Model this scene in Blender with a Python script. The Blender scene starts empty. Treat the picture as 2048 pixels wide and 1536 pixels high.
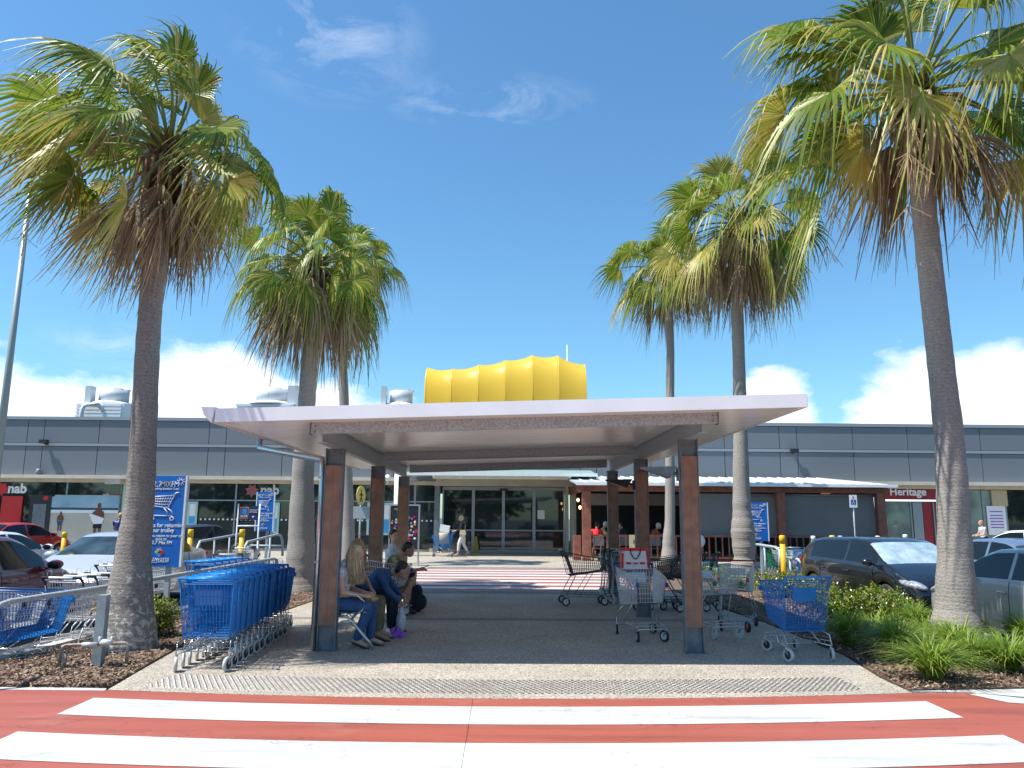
import bpy, math, random
from mathutils import Vector, Matrix, Euler
random.seed(7)
R = math.radians
sc = bpy.context.scene
C = sc.collection
# ------------------------------------------------------------ camera
CAMH = 1.65; PITCH = R(9.79); YAW = R(0.6); ROLL = R(0.43); FPX = 1536.0
ROT = Matrix.Rotation(-YAW, 3, 'Z') @ Matrix.Rotation(PITCH, 3, 'X') @ Matrix.Rotation(-ROLL, 3, 'Y')
cd = bpy.data.cameras.new('camera'); cam = bpy.data.objects.new('camera', cd); C.objects.link(cam)
cam.location = (0, 0, CAMH); cam.rotation_euler = (ROT @ Matrix.Rotation(R(90), 3, 'X')).to_euler()
cd.sensor_width = 32; cd.lens = 24; cd.clip_end = 5000; cd.clip_start = 0.05
sc.camera = cam
def ray(px, py):
    return ROT @ Vector(((px-1024)/FPX, 1, (768-py)/FPX))
def G(px, py, z=0.0):                      # photo pixel -> point on the horizontal plane z
    d = ray(px, py); t = (z-CAMH)/d.z
    return Vector((0, 0, CAMH)) + d*t
def P(px, py, Y):                          # photo pixel -> point at real distance Y
    d = ray(px, py)
    return Vector((0, 0, CAMH)) + d*(Y/d.y)
# ------------------------------------------------------------ world, sun, exposure
SUN = Vector((-0.46, -0.15, 0.87)).normalized()
el = math.asin(SUN.z); az = math.atan2(SUN.x, SUN.y)
w = bpy.data.worlds.new('World'); sc.world = w; w.use_nodes = True
nt = w.node_tree; nt.nodes.clear(); N = nt.nodes.new; L = nt.links.new
sky = N('ShaderNodeTexSky'); sky.sky_type = 'NISHITA'; sky.sun_disc = False
sky.sun_elevation = el; sky.sun_rotation = az; sky.air_density = 1.25; sky.dust_density = 0.35; sky.ozone_density = 2.0
bg = N('ShaderNodeBackground'); bg.inputs[1].default_value = 0.12; out = N('ShaderNodeOutputWorld')
tc = N('ShaderNodeTexCoord')
sep = N('ShaderNodeSeparateXYZ'); L(tc.outputs['Generated'], sep.inputs[0])
def mth(op, a, b=None, c=None, clamp=False):
    n = N('ShaderNodeMath'); n.operation = op; n.use_clamp = clamp
    for i, v in enumerate((a, b, c)):
        if v is None: continue
        if isinstance(v, (int, float)): n.inputs[i].default_value = v
        else: L(v, n.inputs[i])
    return n.outputs[0]
azn = mth('ARCTAN2', sep.outputs[0], sep.outputs[1])
eln = mth('ARCSINE', sep.outputs[2])
def noise(scale, detail, vec, rough=.55, dist=0.0):
    n = N('ShaderNodeTexNoise'); n.inputs['Scale'].default_value = scale; n.inputs['Detail'].default_value = detail
    n.inputs['Roughness'].default_value = rough; n.inputs['Distortion'].default_value = dist; L(vec, n.inputs['Vector']); return n.outputs[0]
cv = N('ShaderNodeCombineXYZ'); L(azn, cv.inputs[0]); L(mth('MULTIPLY', eln, 1.7), cv.inputs[1])
big = noise(7.0, 9, cv.outputs[0], .58)
def blob(a0, e0, ra, re):                  # a cumulus bank round one azimuth and elevation
    x = mth('DIVIDE', mth('SUBTRACT', azn, a0), ra); y = mth('DIVIDE', mth('SUBTRACT', eln, e0), re)
    return mth('SUBTRACT', 1.0, mth('SQRT', mth('ADD', mth('MULTIPLY', x, x), mth('MULTIPLY', y, y))))
def azel(px, py):
    d = ray(px, py).normalized(); return math.atan2(d.x, d.y), math.asin(d.z)
banks = None
for px, py, rx, ry in ((40, 870, 330, 130), (425, 865, 200, 175), (620, 860, 170, 110), (180, 890, 300, 100), (770, 880, 170, 90), (1560, 890, 110, 170),
                       (2020, 872, 300, 190), (1830, 905, 180, 135), (2300, 870, 300, 200)):
    a, e = azel(px, py); b = blob(a, e, rx/FPX*.93, ry/FPX)
    banks = b if banks is None else mth('MAXIMUM', banks, b)
dens = mth('MULTIPLY', mth('ADD', banks, mth('MULTIPLY', mth('SUBTRACT', big, .5), 1.5)), 3.6, clamp=True)
# thin high wisps
cv2 = N('ShaderNodeCombineXYZ'); L(mth('MULTIPLY', azn, 1.0), cv2.inputs[0]); L(mth('MULTIPLY', eln, 2.2), cv2.inputs[1]); cv2.inputs[2].default_value = 8.3
wsp = noise(9.0, 10, cv2.outputs[0], .68, .5)
reg = None
for px, py, rx, ry in ((660, 70, 230, 130), (980, 205, 260, 60), (60, 270, 200, 140), (240, 690, 160, 50)):
    a, e = azel(px, py); b = mth('MAXIMUM', blob(a, e, rx/FPX, ry/FPX), 0.0)
    reg = b if reg is None else mth('MAXIMUM', reg, b)
wd = mth('MULTIPLY', mth('MULTIPLY', mth('SUBTRACT', wsp, .45), 5.0, clamp=True), mth('MULTIPLY', reg, .28), clamp=True)
cov = mth('MAXIMUM', dens, wd)
shade = noise(11.0, 6, cv.outputs[0], .5)
ccol = N('ShaderNodeMix'); ccol.data_type = 'RGBA'; L(shade, ccol.inputs[0])
ccol.inputs[6].default_value = (4.0, 4.6, 5.5, 1); ccol.inputs[7].default_value = (7.6, 7.6, 7.7, 1)
tint = N('ShaderNodeMix'); tint.data_type = 'RGBA'; tint.blend_type = 'MULTIPLY'; tint.inputs[0].default_value = 1.0
L(sky.outputs[0], tint.inputs[6]); tint.inputs[7].default_value = (.43, .67, .80, 1)
mx = N('ShaderNodeMix'); mx.data_type = 'RGBA'; L(cov, mx.inputs[0]); L(tint.outputs[2], mx.inputs[6]); L(ccol.outputs[2], mx.inputs[7])
L(mx.outputs[2], bg.inputs[0]); L(bg.outputs[0], out.inputs[0])
sd = bpy.data.lights.new('sun', 'SUN'); sd.energy = 3.9; sd.angle = R(0.5); sd.color = (1, .97, .92)
so = bpy.data.objects.new('sun', sd); C.objects.link(so); so.rotation_euler = SUN.to_track_quat('Z', 'Y').to_euler(); so.location = (-30, -10, 50)
sc.cycles.max_bounces = 6; sc.cycles.diffuse_bounces = 4; sc.cycles.glossy_bounces = 3; sc.cycles.transmission_bounces = 3
sc.view_settings.view_transform = 'Standard'; sc.view_settings.look = 'None'; sc.view_settings.gamma = 1; sc.view_settings.exposure = 0.93
# ------------------------------------------------------------ materials
def mat(name, col, rough=.6, metal=0.0, var=0.0, vscale=4.0, col2=None, bump=0.0, bscale=40.0, spec=None, coat=0.0, vdet=4, trans=0.0, emit=None):
    m = bpy.data.materials.new(name); m.use_nodes = True; t = m.node_tree; b = t.nodes['Principled BSDF']
    b.inputs['Base Color'].default_value = (*col, 1); b.inputs['Roughness'].default_value = rough; b.inputs['Metallic'].default_value = metal
    if spec is not None: b.inputs['Specular IOR Level'].default_value = spec
    if coat: b.inputs['Coat Weight'].default_value = coat; b.inputs['Coat Roughness'].default_value = .03
    if emit: b.inputs['Emission Color'].default_value = (*emit[0], 1); b.inputs['Emission Strength'].default_value = emit[1]
    tcn = t.nodes.new('ShaderNodeTexCoord')
    if var or col2:
        n = t.nodes.new('ShaderNodeTexNoise'); n.inputs['Scale'].default_value = vscale; n.inputs['Detail'].default_value = vdet
        t.links.new(tcn.outputs['Object'], n.inputs['Vector'])
        r = t.nodes.new('ShaderNodeValToRGB'); t.links.new(n.outputs[0], r.inputs[0])
        r.color_ramp.elements[0].position = .32; r.color_ramp.elements[1].position = .68
        r.color_ramp.elements[0].color = (*[c*(1-var) for c in col], 1)
        r.color_ramp.elements[1].color = (*(col2 if col2 else [min(1, c*(1+var)) for c in col]), 1)
        t.links.new(r.outputs[0], b.inputs['Base Color'])
    if bump:
        n = t.nodes.new('ShaderNodeTexNoise'); n.inputs['Scale'].default_value = bscale; n.inputs['Detail'].default_value = 5
        t.links.new(tcn.outputs['Object'], n.inputs['Vector'])
        bp = t.nodes.new('ShaderNodeBump'); bp.inputs['Strength'].default_value = bump; bp.inputs['Distance'].default_value = .02
        t.links.new(n.outputs[0], bp.inputs['Height']); t.links.new(bp.outputs[0], b.inputs['Normal'])
    return m
def aggregate(name, lo, hi, sc1=95.0):
    m = mat(name, lo, .75); t = m.node_tree; b = t.nodes['Principled BSDF']
    tcn = t.nodes.new('ShaderNodeTexCoord'); v = t.nodes.new('ShaderNodeTexVoronoi'); v.inputs['Scale'].default_value = sc1
    t.links.new(tcn.outputs['Object'], v.inputs['Vector'])
    sx = t.nodes.new('ShaderNodeSeparateColor'); t.links.new(v.outputs['Color'], sx.inputs[0])
    r = t.nodes.new('ShaderNodeValToRGB'); t.links.new(sx.outputs[0], r.inputs[0]); e = r.color_ramp.elements
    e[0].position = 0; e[0].color = (*[c*.42 for c in lo], 1); e[1].position = 1; e[1].color = (*hi, 1)
    x = e.new(.25); x.color = (*lo, 1); x = e.new(.6); x.color = (*[(p+q)/2 for p, q in zip(lo, hi)], 1)
    n = t.nodes.new('ShaderNodeTexNoise'); n.inputs['Scale'].default_value = 1.1; n.inputs['Detail'].default_value = 6; t.links.new(tcn.outputs['Object'], n.inputs['Vector'])
    r2 = t.nodes.new('ShaderNodeValToRGB'); t.links.new(n.outputs[0], r2.inputs[0]); r2.color_ramp.elements[0].position = .3; r2.color_ramp.elements[1].position = .75
    r2.color_ramp.elements[0].color = (.8, .78, .75, 1); r2.color_ramp.elements[1].color = (1.04, 1.03, 1, 1)
    q = t.nodes.new('ShaderNodeMix'); q.data_type = 'RGBA'; q.blend_type = 'MULTIPLY'; q.inputs[0].default_value = 1
    t.links.new(r.outputs[0], q.inputs[6]); t.links.new(r2.outputs[0], q.inputs[7]); t.links.new(q.outputs[2], b.inputs['Base Color'])
    gv = t.nodes.new('ShaderNodeTexVoronoi'); gv.inputs['Scale'].default_value = 2.3; t.links.new(tcn.outputs['Object'], gv.inputs['Vector'])
    gr = t.nodes.new('ShaderNodeValToRGB'); t.links.new(gv.outputs['Distance'], gr.inputs[0]); gr.color_ramp.elements[0].position = .045; gr.color_ramp.elements[1].position = .075; gr.color_ramp.elements[0].color = (.45, .44, .43, 1)
    q9 = t.nodes.new('ShaderNodeMix'); q9.data_type = 'RGBA'; q9.blend_type = 'MULTIPLY'; q9.inputs[0].default_value = .8; t.links.new(q.outputs[2], q9.inputs[6]); t.links.new(gr.outputs[0], q9.inputs[7]); t.links.new(q9.outputs[2], b.inputs['Base Color'])
    bp = t.nodes.new('ShaderNodeBump'); bp.inputs['Strength'].default_value = .35; bp.inputs['Distance'].default_value = .004
    t.links.new(v.outputs['Distance'], bp.inputs['Height']); t.links.new(bp.outputs[0], b.inputs['Normal'])
    return m
def painted(name, col, worn, amount=.56, rough=.55):
    m = mat(name, col, rough); t = m.node_tree; b = t.nodes['Principled BSDF']; tcn = t.nodes.new('ShaderNodeTexCoord')
    n = t.nodes.new('ShaderNodeTexNoise'); n.inputs['Scale'].default_value = 2.2; n.inputs['Detail'].default_value = 10; n.inputs['Roughness'].default_value = .7
    mp = t.nodes.new('ShaderNodeMapping'); mp.inputs['Scale'].default_value = (.45, 1.3, 1); t.links.new(tcn.outputs['Object'], mp.inputs[0]); t.links.new(mp.outputs[0], n.inputs['Vector'])
    r = t.nodes.new('ShaderNodeValToRGB'); t.links.new(n.outputs[0], r.inputs[0]); e = r.color_ramp.elements
    e[0].position = .35; e[0].color = (*col, 1); e[1].position = .78; e[1].color = (*worn, 1); x = e.new(amount); x.color = (*[c*.95+w*.05 for c, w in zip(col, worn)], 1)
    g = t.nodes.new('ShaderNodeTexNoise'); g.inputs['Scale'].default_value = 160; g.inputs['Detail'].default_value = 2; t.links.new(tcn.outputs['Object'], g.inputs['Vector'])
    r3 = t.nodes.new('ShaderNodeValToRGB'); t.links.new(g.outputs[0], r3.inputs[0]); r3.color_ramp.elements[0].color = (.86, .86, .86, 1); r3.color_ramp.elements[0].position = .3; r3.color_ramp.elements[1].position = .6
    q = t.nodes.new('ShaderNodeMix'); q.data_type = 'RGBA'; q.blend_type = 'MULTIPLY'; q.inputs[0].default_value = 1
    t.links.new(r.outputs[0], q.inputs[6]); t.links.new(r3.outputs[0], q.inputs[7]); t.links.new(q.outputs[2], b.inputs['Base Color'])
    ma = t.nodes.new('ShaderNodeMapping'); ma.inputs['Scale'].default_value = (.25, 2.6, 1); ma.inputs['Rotation'].default_value = (0, 0, .12); t.links.new(tcn.outputs['Object'], ma.inputs[0])
    nn = t.nodes.new('ShaderNodeTexNoise'); nn.inputs['Scale'].default_value = 1.6; nn.inputs['Detail'].default_value = 7; nn.inputs['Roughness'].default_value = .6; t.links.new(ma.outputs[0], nn.inputs['Vector'])
    rr = t.nodes.new('ShaderNodeValToRGB'); t.links.new(nn.outputs[0], rr.inputs[0]); rr.color_ramp.elements[0].position = .3; rr.color_ramp.elements[1].position = .52; rr.color_ramp.elements[0].color = (.72, .71, .70, 1)
    q8 = t.nodes.new('ShaderNodeMix'); q8.data_type = 'RGBA'; q8.blend_type = 'MULTIPLY'; q8.inputs[0].default_value = 1; t.links.new(q.outputs[2], q8.inputs[6]); t.links.new(rr.outputs[0], q8.inputs[7])
    vc = t.nodes.new('ShaderNodeTexVoronoi'); vc.feature = 'DISTANCE_TO_EDGE'; vc.inputs['Scale'].default_value = .55; nv = t.nodes.new('ShaderNodeTexNoise'); nv.inputs['Scale'].default_value = 3; nv.inputs['Detail'].default_value = 6; t.links.new(tcn.outputs['Object'], nv.inputs['Vector'])
    va = t.nodes.new('ShaderNodeVectorMath'); va.operation = 'ADD'; t.links.new(tcn.outputs['Object'], va.inputs[0]); t.links.new(nv.outputs['Color'], va.inputs[1]); t.links.new(va.outputs[0], vc.inputs['Vector'])
    rc = t.nodes.new('ShaderNodeValToRGB'); t.links.new(vc.outputs['Distance'], rc.inputs[0]); rc.color_ramp.elements[0].position = .0; rc.color_ramp.elements[1].position = .006; rc.color_ramp.elements[0].color = (.62, .6, .6, 1)
    q7 = t.nodes.new('ShaderNodeMix'); q7.data_type = 'RGBA'; q7.blend_type = 'MULTIPLY'; q7.inputs[0].default_value = .8; t.links.new(q8.outputs[2], q7.inputs[6]); t.links.new(rc.outputs[0], q7.inputs[7]); t.links.new(q7.outputs[2], b.inputs['Base Color'])
    bp = t.nodes.new('ShaderNodeBump'); bp.inputs['Strength'].default_value = .25; bp.inputs['Distance'].default_value = .004
    t.links.new(g.outputs[0], bp.inputs['Height']); t.links.new(bp.outputs[0], b.inputs['Normal'])
    return m
def leafmat(name, cols, trans=.35, rough=.45):
    m = bpy.data.materials.new(name); m.use_nodes = True; t = m.node_tree; b = t.nodes['Principled BSDF']; o = t.nodes['Material Output']
    g = t.nodes.new('ShaderNodeNewGeometry'); r = t.nodes.new('ShaderNodeValToRGB'); t.links.new(g.outputs['Random Per Island'], r.inputs[0])
    e = r.color_ramp.elements; k = len(cols); e[0].color = (*cols[0], 1); e[1].color = (*cols[-1], 1)
    for i in range(1, k-1): x = e.new(i/(k-1)); x.color = (*cols[i], 1)
    t.links.new(r.outputs[0], b.inputs['Base Color']); b.inputs['Roughness'].default_value = rough
    tr = t.nodes.new('ShaderNodeBsdfTranslucent'); mxs = t.nodes.new('ShaderNodeMixShader'); mxs.inputs[0].default_value = trans
    t.links.new(r.outputs[0], tr.inputs[0]); t.links.new(b.outputs[0], mxs.inputs[1]); t.links.new(tr.outputs[0], mxs.inputs[2]); t.links.new(mxs.outputs[0], o.inputs[0])
    return m
M = {}
M['concrete'] = aggregate('exposed_aggregate', (.27, .235, .19), (.62, .56, .475))
M['band'] = aggregate('dark_aggregate', (.16, .15, .14), (.36, .34, .32))
M['kerb'] = mat('kerb_concrete', (.47, .46, .43), .85, var=.18, vscale=3, bump=.3, bscale=90)
M['asphalt'] = mat('asphalt', (.07, .07, .072), .9, var=.3, vscale=1.5, bump=.6, bscale=150)
M['red'] = painted('red_road_coating', (.36, .088, .056), (.43, .18, .13))
M['white_paint'] = painted('white_line_paint', (.58, .58, .55), (.37, .36, .33), .56)
M['steel'] = mat('stainless', (.6, .6, .58), .35, .9)
M['stud'] = mat('stud_steel', (.13, .13, .135), .4, .5)
M['galv'] = mat('galvanised', (.27, .30, .31), .55, .1, col2=(.5, .55, .57), vscale=45, vdet=3)
M['galvd'] = mat('galvanised_post', (.13, .15, .17), .5, .3, col2=(.21, .235, .26), vscale=8)
M['soffit'] = mat('soffit_white', (.88, .85, .81), .22, var=.02, spec=.5)
M['fascia'] = mat('fascia_white', (.88, .87, .85), .35, col2=(.93, .925, .91), vscale=2.5, vdet=8)
M['timber'] = mat('timber_boards', (.27, .14, .085), .55, var=.25, vscale=6)
M['timber_red'] = mat('timber_red_stain', (.27, .095, .058), .6, var=.25, vscale=5)
M['mulch'] = mat('mulch', (.075, .045, .03), .95, col2=(.2, .13, .09), vscale=38, bump=1.0, bscale=60)
M['chip'] = leafmat('bark_chip', [(.07, .04, .025), (.16, .09, .055), (.26, .17, .11), (.36, .27, .19), (.11, .065, .04)], .0, .85)
M['panel'] = leafmat('facade_panel', [(.150, .170, .192), (.163, .182, .203), (.155, .176, .200), (.172, .190, .208)], 0.0, .5)
M['panel_trim'] = mat('facade_trim', (.27, .30, .33), .4)
M['joint'] = mat('panel_joint', (.03, .035, .04), .8)
M['cream'] = mat('cream_paint', (.55, .5, .41), .6, var=.08, vscale=2)
M['white'] = mat('white_paint_metal', (.82, .82, .81), .4, var=.03)
M['glass'] = mat('dark_glass', (.018, .028, .03), .03, spec=.9, var=.5, vscale=.5)
M['glass_pale'] = mat('pale_glass', (.16, .22, .2), .04, spec=.9, var=.3, vscale=.6)
M['glass_green'] = mat('green_glass', (.42, .62, .55), .15, spec=.6)
M['frame'] = mat('alu_frame', (.3, .33, .35), .4, .5)
M['dark'] = mat('dark_interior', (.012, .012, .013), .9)
M['black'] = mat('black_plastic', (.02, .02, .022), .45)
M['rubber'] = mat('rubber', (.025, .025, .027), .7)
M['tyregrey'] = mat('grey_tyre', (.5, .5, .49), .6)
M['bark'] = mat('palm_bark', (.22, .19, .165), .9, bump=.9, bscale=30)
M['yellow'] = mat('yellow_paint', (.85, .52, .01), .4)
M['signblue'] = mat('sign_blue', (.005, .12, .46), .35, col2=(.008, .16, .55), vscale=1.5, vdet=1)
M['navy'] = mat('navy', (.01, .025, .12), .4)
M['cyan'] = mat('cyan', (.05, .35, .7), .4)
M['orange'] = mat('orange', (.8, .25, .04), .4)
M['lime'] = mat('lime', (.35, .6, .08), .4)
M['redp'] = mat('red_paint', (.6, .02, .02), .35)
M['darkred'] = mat('dark_red_panel', (.3, .012, .02), .35)
M['blind'] = mat('blind_fabric', (.20, .185, .175), .85, var=.06, vscale=1)
M['skin'] = mat('skin', (.55, .32, .22), .55, var=.06)
M['skin2'] = mat('skin_tan', (.42, .23, .15), .55, var=.06)
M['blond'] = leafmat('blond_hair', [(.25, .16, .08), (.5, .36, .2), (.62, .5, .33), (.33, .22, .12)], 0, .5)
M['ginger'] = leafmat('ginger_hair', [(.3, .14, .06), (.5, .3, .15), (.38, .2, .09)], 0, .5)
M['hairdark'] = mat('dark_hair', (.018, .013, .011), .45)
M['hairgrey'] = mat('grey_hair', (.5, .48, .45), .6)
M['jeans'] = mat('jeans', (.03, .085, .2), .85, var=.3, vscale=9, bump=.9, bscale=11)
M['darkcloth'] = mat('dark_cloth', (.014, .017, .03), .9, bump=.9, bscale=11)
M['greytop'] = mat('grey_top', (.5, .52, .55), .85, var=.35, vscale=30, bump=.9, bscale=11)
M['bluetop'] = mat('blue_shirt', (.03, .09, .21), .85, var=.1, bump=.9, bscale=11)
M['camo'] = mat('camo', (.07, .08, .03), .9, col2=(.42, .36, .18), vscale=16, vdet=2, bump=.9, bscale=11)
M['khaki'] = mat('khaki', (.2, .16, .1), .9, col2=(.13, .1, .05), vscale=14, bump=.9, bscale=11)
M['whitecloth'] = mat('white_cloth', (.75, .74, .72), .85, bump=.9, bscale=11)
M['redcloth'] = mat('red_cloth', (.75, .03, .04), .85, bump=.9, bscale=11)
M['orangecloth'] = mat('orange_cloth', (.33, .08, .03), .85, bump=.9, bscale=11)
M['beige'] = mat('beige', (.5, .4, .25), .7)
M['purple'] = mat('purple_plastic', (.3, .07, .5), .35)
M['bagwhite'] = mat('bag_white', (.7, .7, .72), .35)
def wire(n, c, metal=.0, rough=.35): M[n] = mat(n, c, rough, metal)
wire('wblue', (.008, .17, .50)); wire('wgrey', (.6, .61, .62), .35); wire('wdark', (.10, .11, .12), .3); wire('wgreen', (.01, .16, .07)); wire('hred', (.5, .02, .03)); wire('hblue', (.01, .05, .3)); wire('hsky', (.02, .25, .62)); wire('chrome', (.6, .6, .6), .9, .22)
def carpaint(n, c, metal=.3): M[n] = mat(n, c, .3, metal, coat=1.0)
carpaint('car_black', (.006, .007, .010), 0); carpaint('car_grey', (.37, .38, .385), .1); carpaint('car_silver', (.50, .51, .52), .3)
carpaint('car_burgundy', (.12, .008, .014), .1); carpaint('car_white', (.8, .8, .8), 0); carpaint('car_red', (.5, .008, .012), 0); carpaint('car_bluegrey', (.2, .27, .37), .5)
M['carglass'] = mat('car_glass', (.006, .008, .009), .02, spec=.4)
M['carglass2'] = mat('windscreen_glass', (.03, .045, .05), .03, spec=.6, var=.7, vscale=2.5)
M['shade'] = mat('silver_sunshade', (.6, .72, .76), .25, .4, col2=(.3, .42, .46), vscale=4, bump=.6, bscale=18)
M['lamp'] = mat('lamp_lens', (.16, .17, .18), .06, .3, col2=(.6, .62, .65), vscale=14)
M['taillamp'] = mat('tail_lens', (.35, .01, .01), .15)
# palm trunk: rings + lichen
def barkmat(name, c1, c2, lichen=0.0):
    m = mat(name, c1, .9); t = m.node_tree; b = t.nodes['Principled BSDF']; tcn = t.nodes.new('ShaderNodeTexCoord')
    mp = t.nodes.new('ShaderNodeMapping'); mp.inputs['Scale'].default_value = (1.5, 1.5, 3.6); t.links.new(tcn.outputs['Object'], mp.inputs[0])
    n = t.nodes.new('ShaderNodeTexNoise'); n.inputs['Scale'].default_value = 22; n.inputs['Detail'].default_value = 8; n.inputs['Roughness'].default_value = .75; t.links.new(mp.outputs[0], n.inputs['Vector'])
    wv = t.nodes.new('ShaderNodeTexWave'); wv.bands_direction = 'Z'; wv.inputs['Scale'].default_value = 6.0; wv.inputs['Distortion'].default_value = 5.5; wv.inputs['Detail'].default_value = 3; wv.inputs['Detail Scale'].default_value = 2.5; t.links.new(tcn.outputs['Object'], wv.inputs['Vector'])
    r = t.nodes.new('ShaderNodeValToRGB'); t.links.new(n.outputs[0], r.inputs[0]); r.color_ramp.elements[0].position = .35; r.color_ramp.elements[1].position = .66
    r.color_ramp.elements[0].color = (*c1, 1); r.color_ramp.elements[1].color = (*c2, 1)
    q = t.nodes.new('ShaderNodeMix'); q.data_type = 'RGBA'; q.blend_type = 'MULTIPLY'; q.inputs[0].default_value = .12; t.links.new(r.outputs[0], q.inputs[6]); t.links.new(wv.outputs[0], q.inputs[7])
    last = q.outputs[2]
    if lichen:
        n2 = t.nodes.new('ShaderNodeTexNoise'); n2.inputs['Scale'].default_value = 16; n2.inputs['Detail'].default_value = 6; n2.inputs['Roughness'].default_value = .65; t.links.new(tcn.outputs['Object'], n2.inputs['Vector'])
        sp = t.nodes.new('ShaderNodeSeparateXYZ'); t.links.new(tcn.outputs['Object'], sp.inputs[0])
        a = t.nodes.new('ShaderNodeMapRange'); a.inputs[1].default_value = .1; a.inputs[2].default_value = 1.5; a.inputs[3].default_value = .07; a.inputs[4].default_value = -.12; t.links.new(sp.outputs[2], a.inputs[0])
        s = t.nodes.new('ShaderNodeMath'); s.operation = 'ADD'; t.links.new(n2.outputs[0], s.inputs[0]); t.links.new(a.outputs[0], s.inputs[1])
        s2 = t.nodes.new('ShaderNodeMath'); s2.operation = 'GREATER_THAN'; s2.inputs[1].default_value = .575; t.links.new(s.outputs[0], s2.inputs[0])
        q2 = t.nodes.new('ShaderNodeMix'); q2.data_type = 'RGBA'; t.links.new(s2.outputs[0], q2.inputs[0]); t.links.new(last, q2.inputs[6]); q2.inputs[7].default_value = (.5, .51, .44, 1); last = q2.outputs[2]
    t.links.new(last, b.inputs['Base Color'])
    ad = t.nodes.new('ShaderNodeMath'); ad.operation = 'ADD'; wm = t.nodes.new('ShaderNodeMath'); wm.operation = 'MULTIPLY'; wm.inputs[1].default_value = .22; t.links.new(wv.outputs[0], wm.inputs[0]); t.links.new(n.outputs[0], ad.inputs[0]); t.links.new(wm.outputs[0], ad.inputs[1])
    bp = t.nodes.new('ShaderNodeBump'); bp.inputs['Strength'].default_value = .8; bp.inputs['Distance'].default_value = .012; t.links.new(ad.outputs[0], bp.inputs['Height']); t.links.new(bp.outputs[0], b.inputs['Normal'])
    return m
M['bark'] = barkmat('palm_bark', (.19, .165, .14), (.46, .41, .36)); M['bark_lichen'] = barkmat('palm_bark_lichen', (.15, .13, .11), (.40, .35, .30), 1.0); M['boot'] = mat('leaf_bases', (.05, .03, .02), .95, col2=(.16, .09, .055), vscale=18, bump=1, bscale=25)
M['frond'] = leafmat('palm_leaf', [(.075, .14, .015), (.16, .25, .022), (.25, .34, .035), (.10, .17, .02), (.36, .39, .07), (.19, .26, .03)], .5, .4)
M['frond_yellow'] = leafmat('palm_leaf_yellow', [(.2, .26, .025), (.45, .38, .07), (.55, .44, .14), (.3, .33, .04)], .3, .45)
M['frond_dead'] = leafmat('palm_leaf_dead', [(.2, .13, .075), (.34, .25, .15), (.5, .4, .26), (.26, .18, .1), (.42, .33, .2)], .2, .8)
M['petiole'] = mat('palm_petiole', (.16, .2, .04), .5, var=.3, vscale=3)
M['stalk'] = mat('flower_stalk', (.38, .25, .13), .8)
M['grass'] = leafmat('strappy_leaf', [(.10, .20, .025), (.19, .32, .035), (.34, .44, .06), (.12, .24, .025), (.5, .5, .11)], .45, .45)
M['treeleaf'] = leafmat('tree_leaf', [(.012, .03, .008), (.03, .06, .012), (.05, .08, .02)], .1, .6)
M['lightgrey'] = mat('light_grey_metal', (.55, .58, .6), .5)
M['shrub'] = leafmat('glossy_shrub_leaf', [(.05, .12, .012), (.13, .22, .02), (.25, .33, .03), (.09, .17, .02), (.4, .25, .03)], .25, .25)
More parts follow.
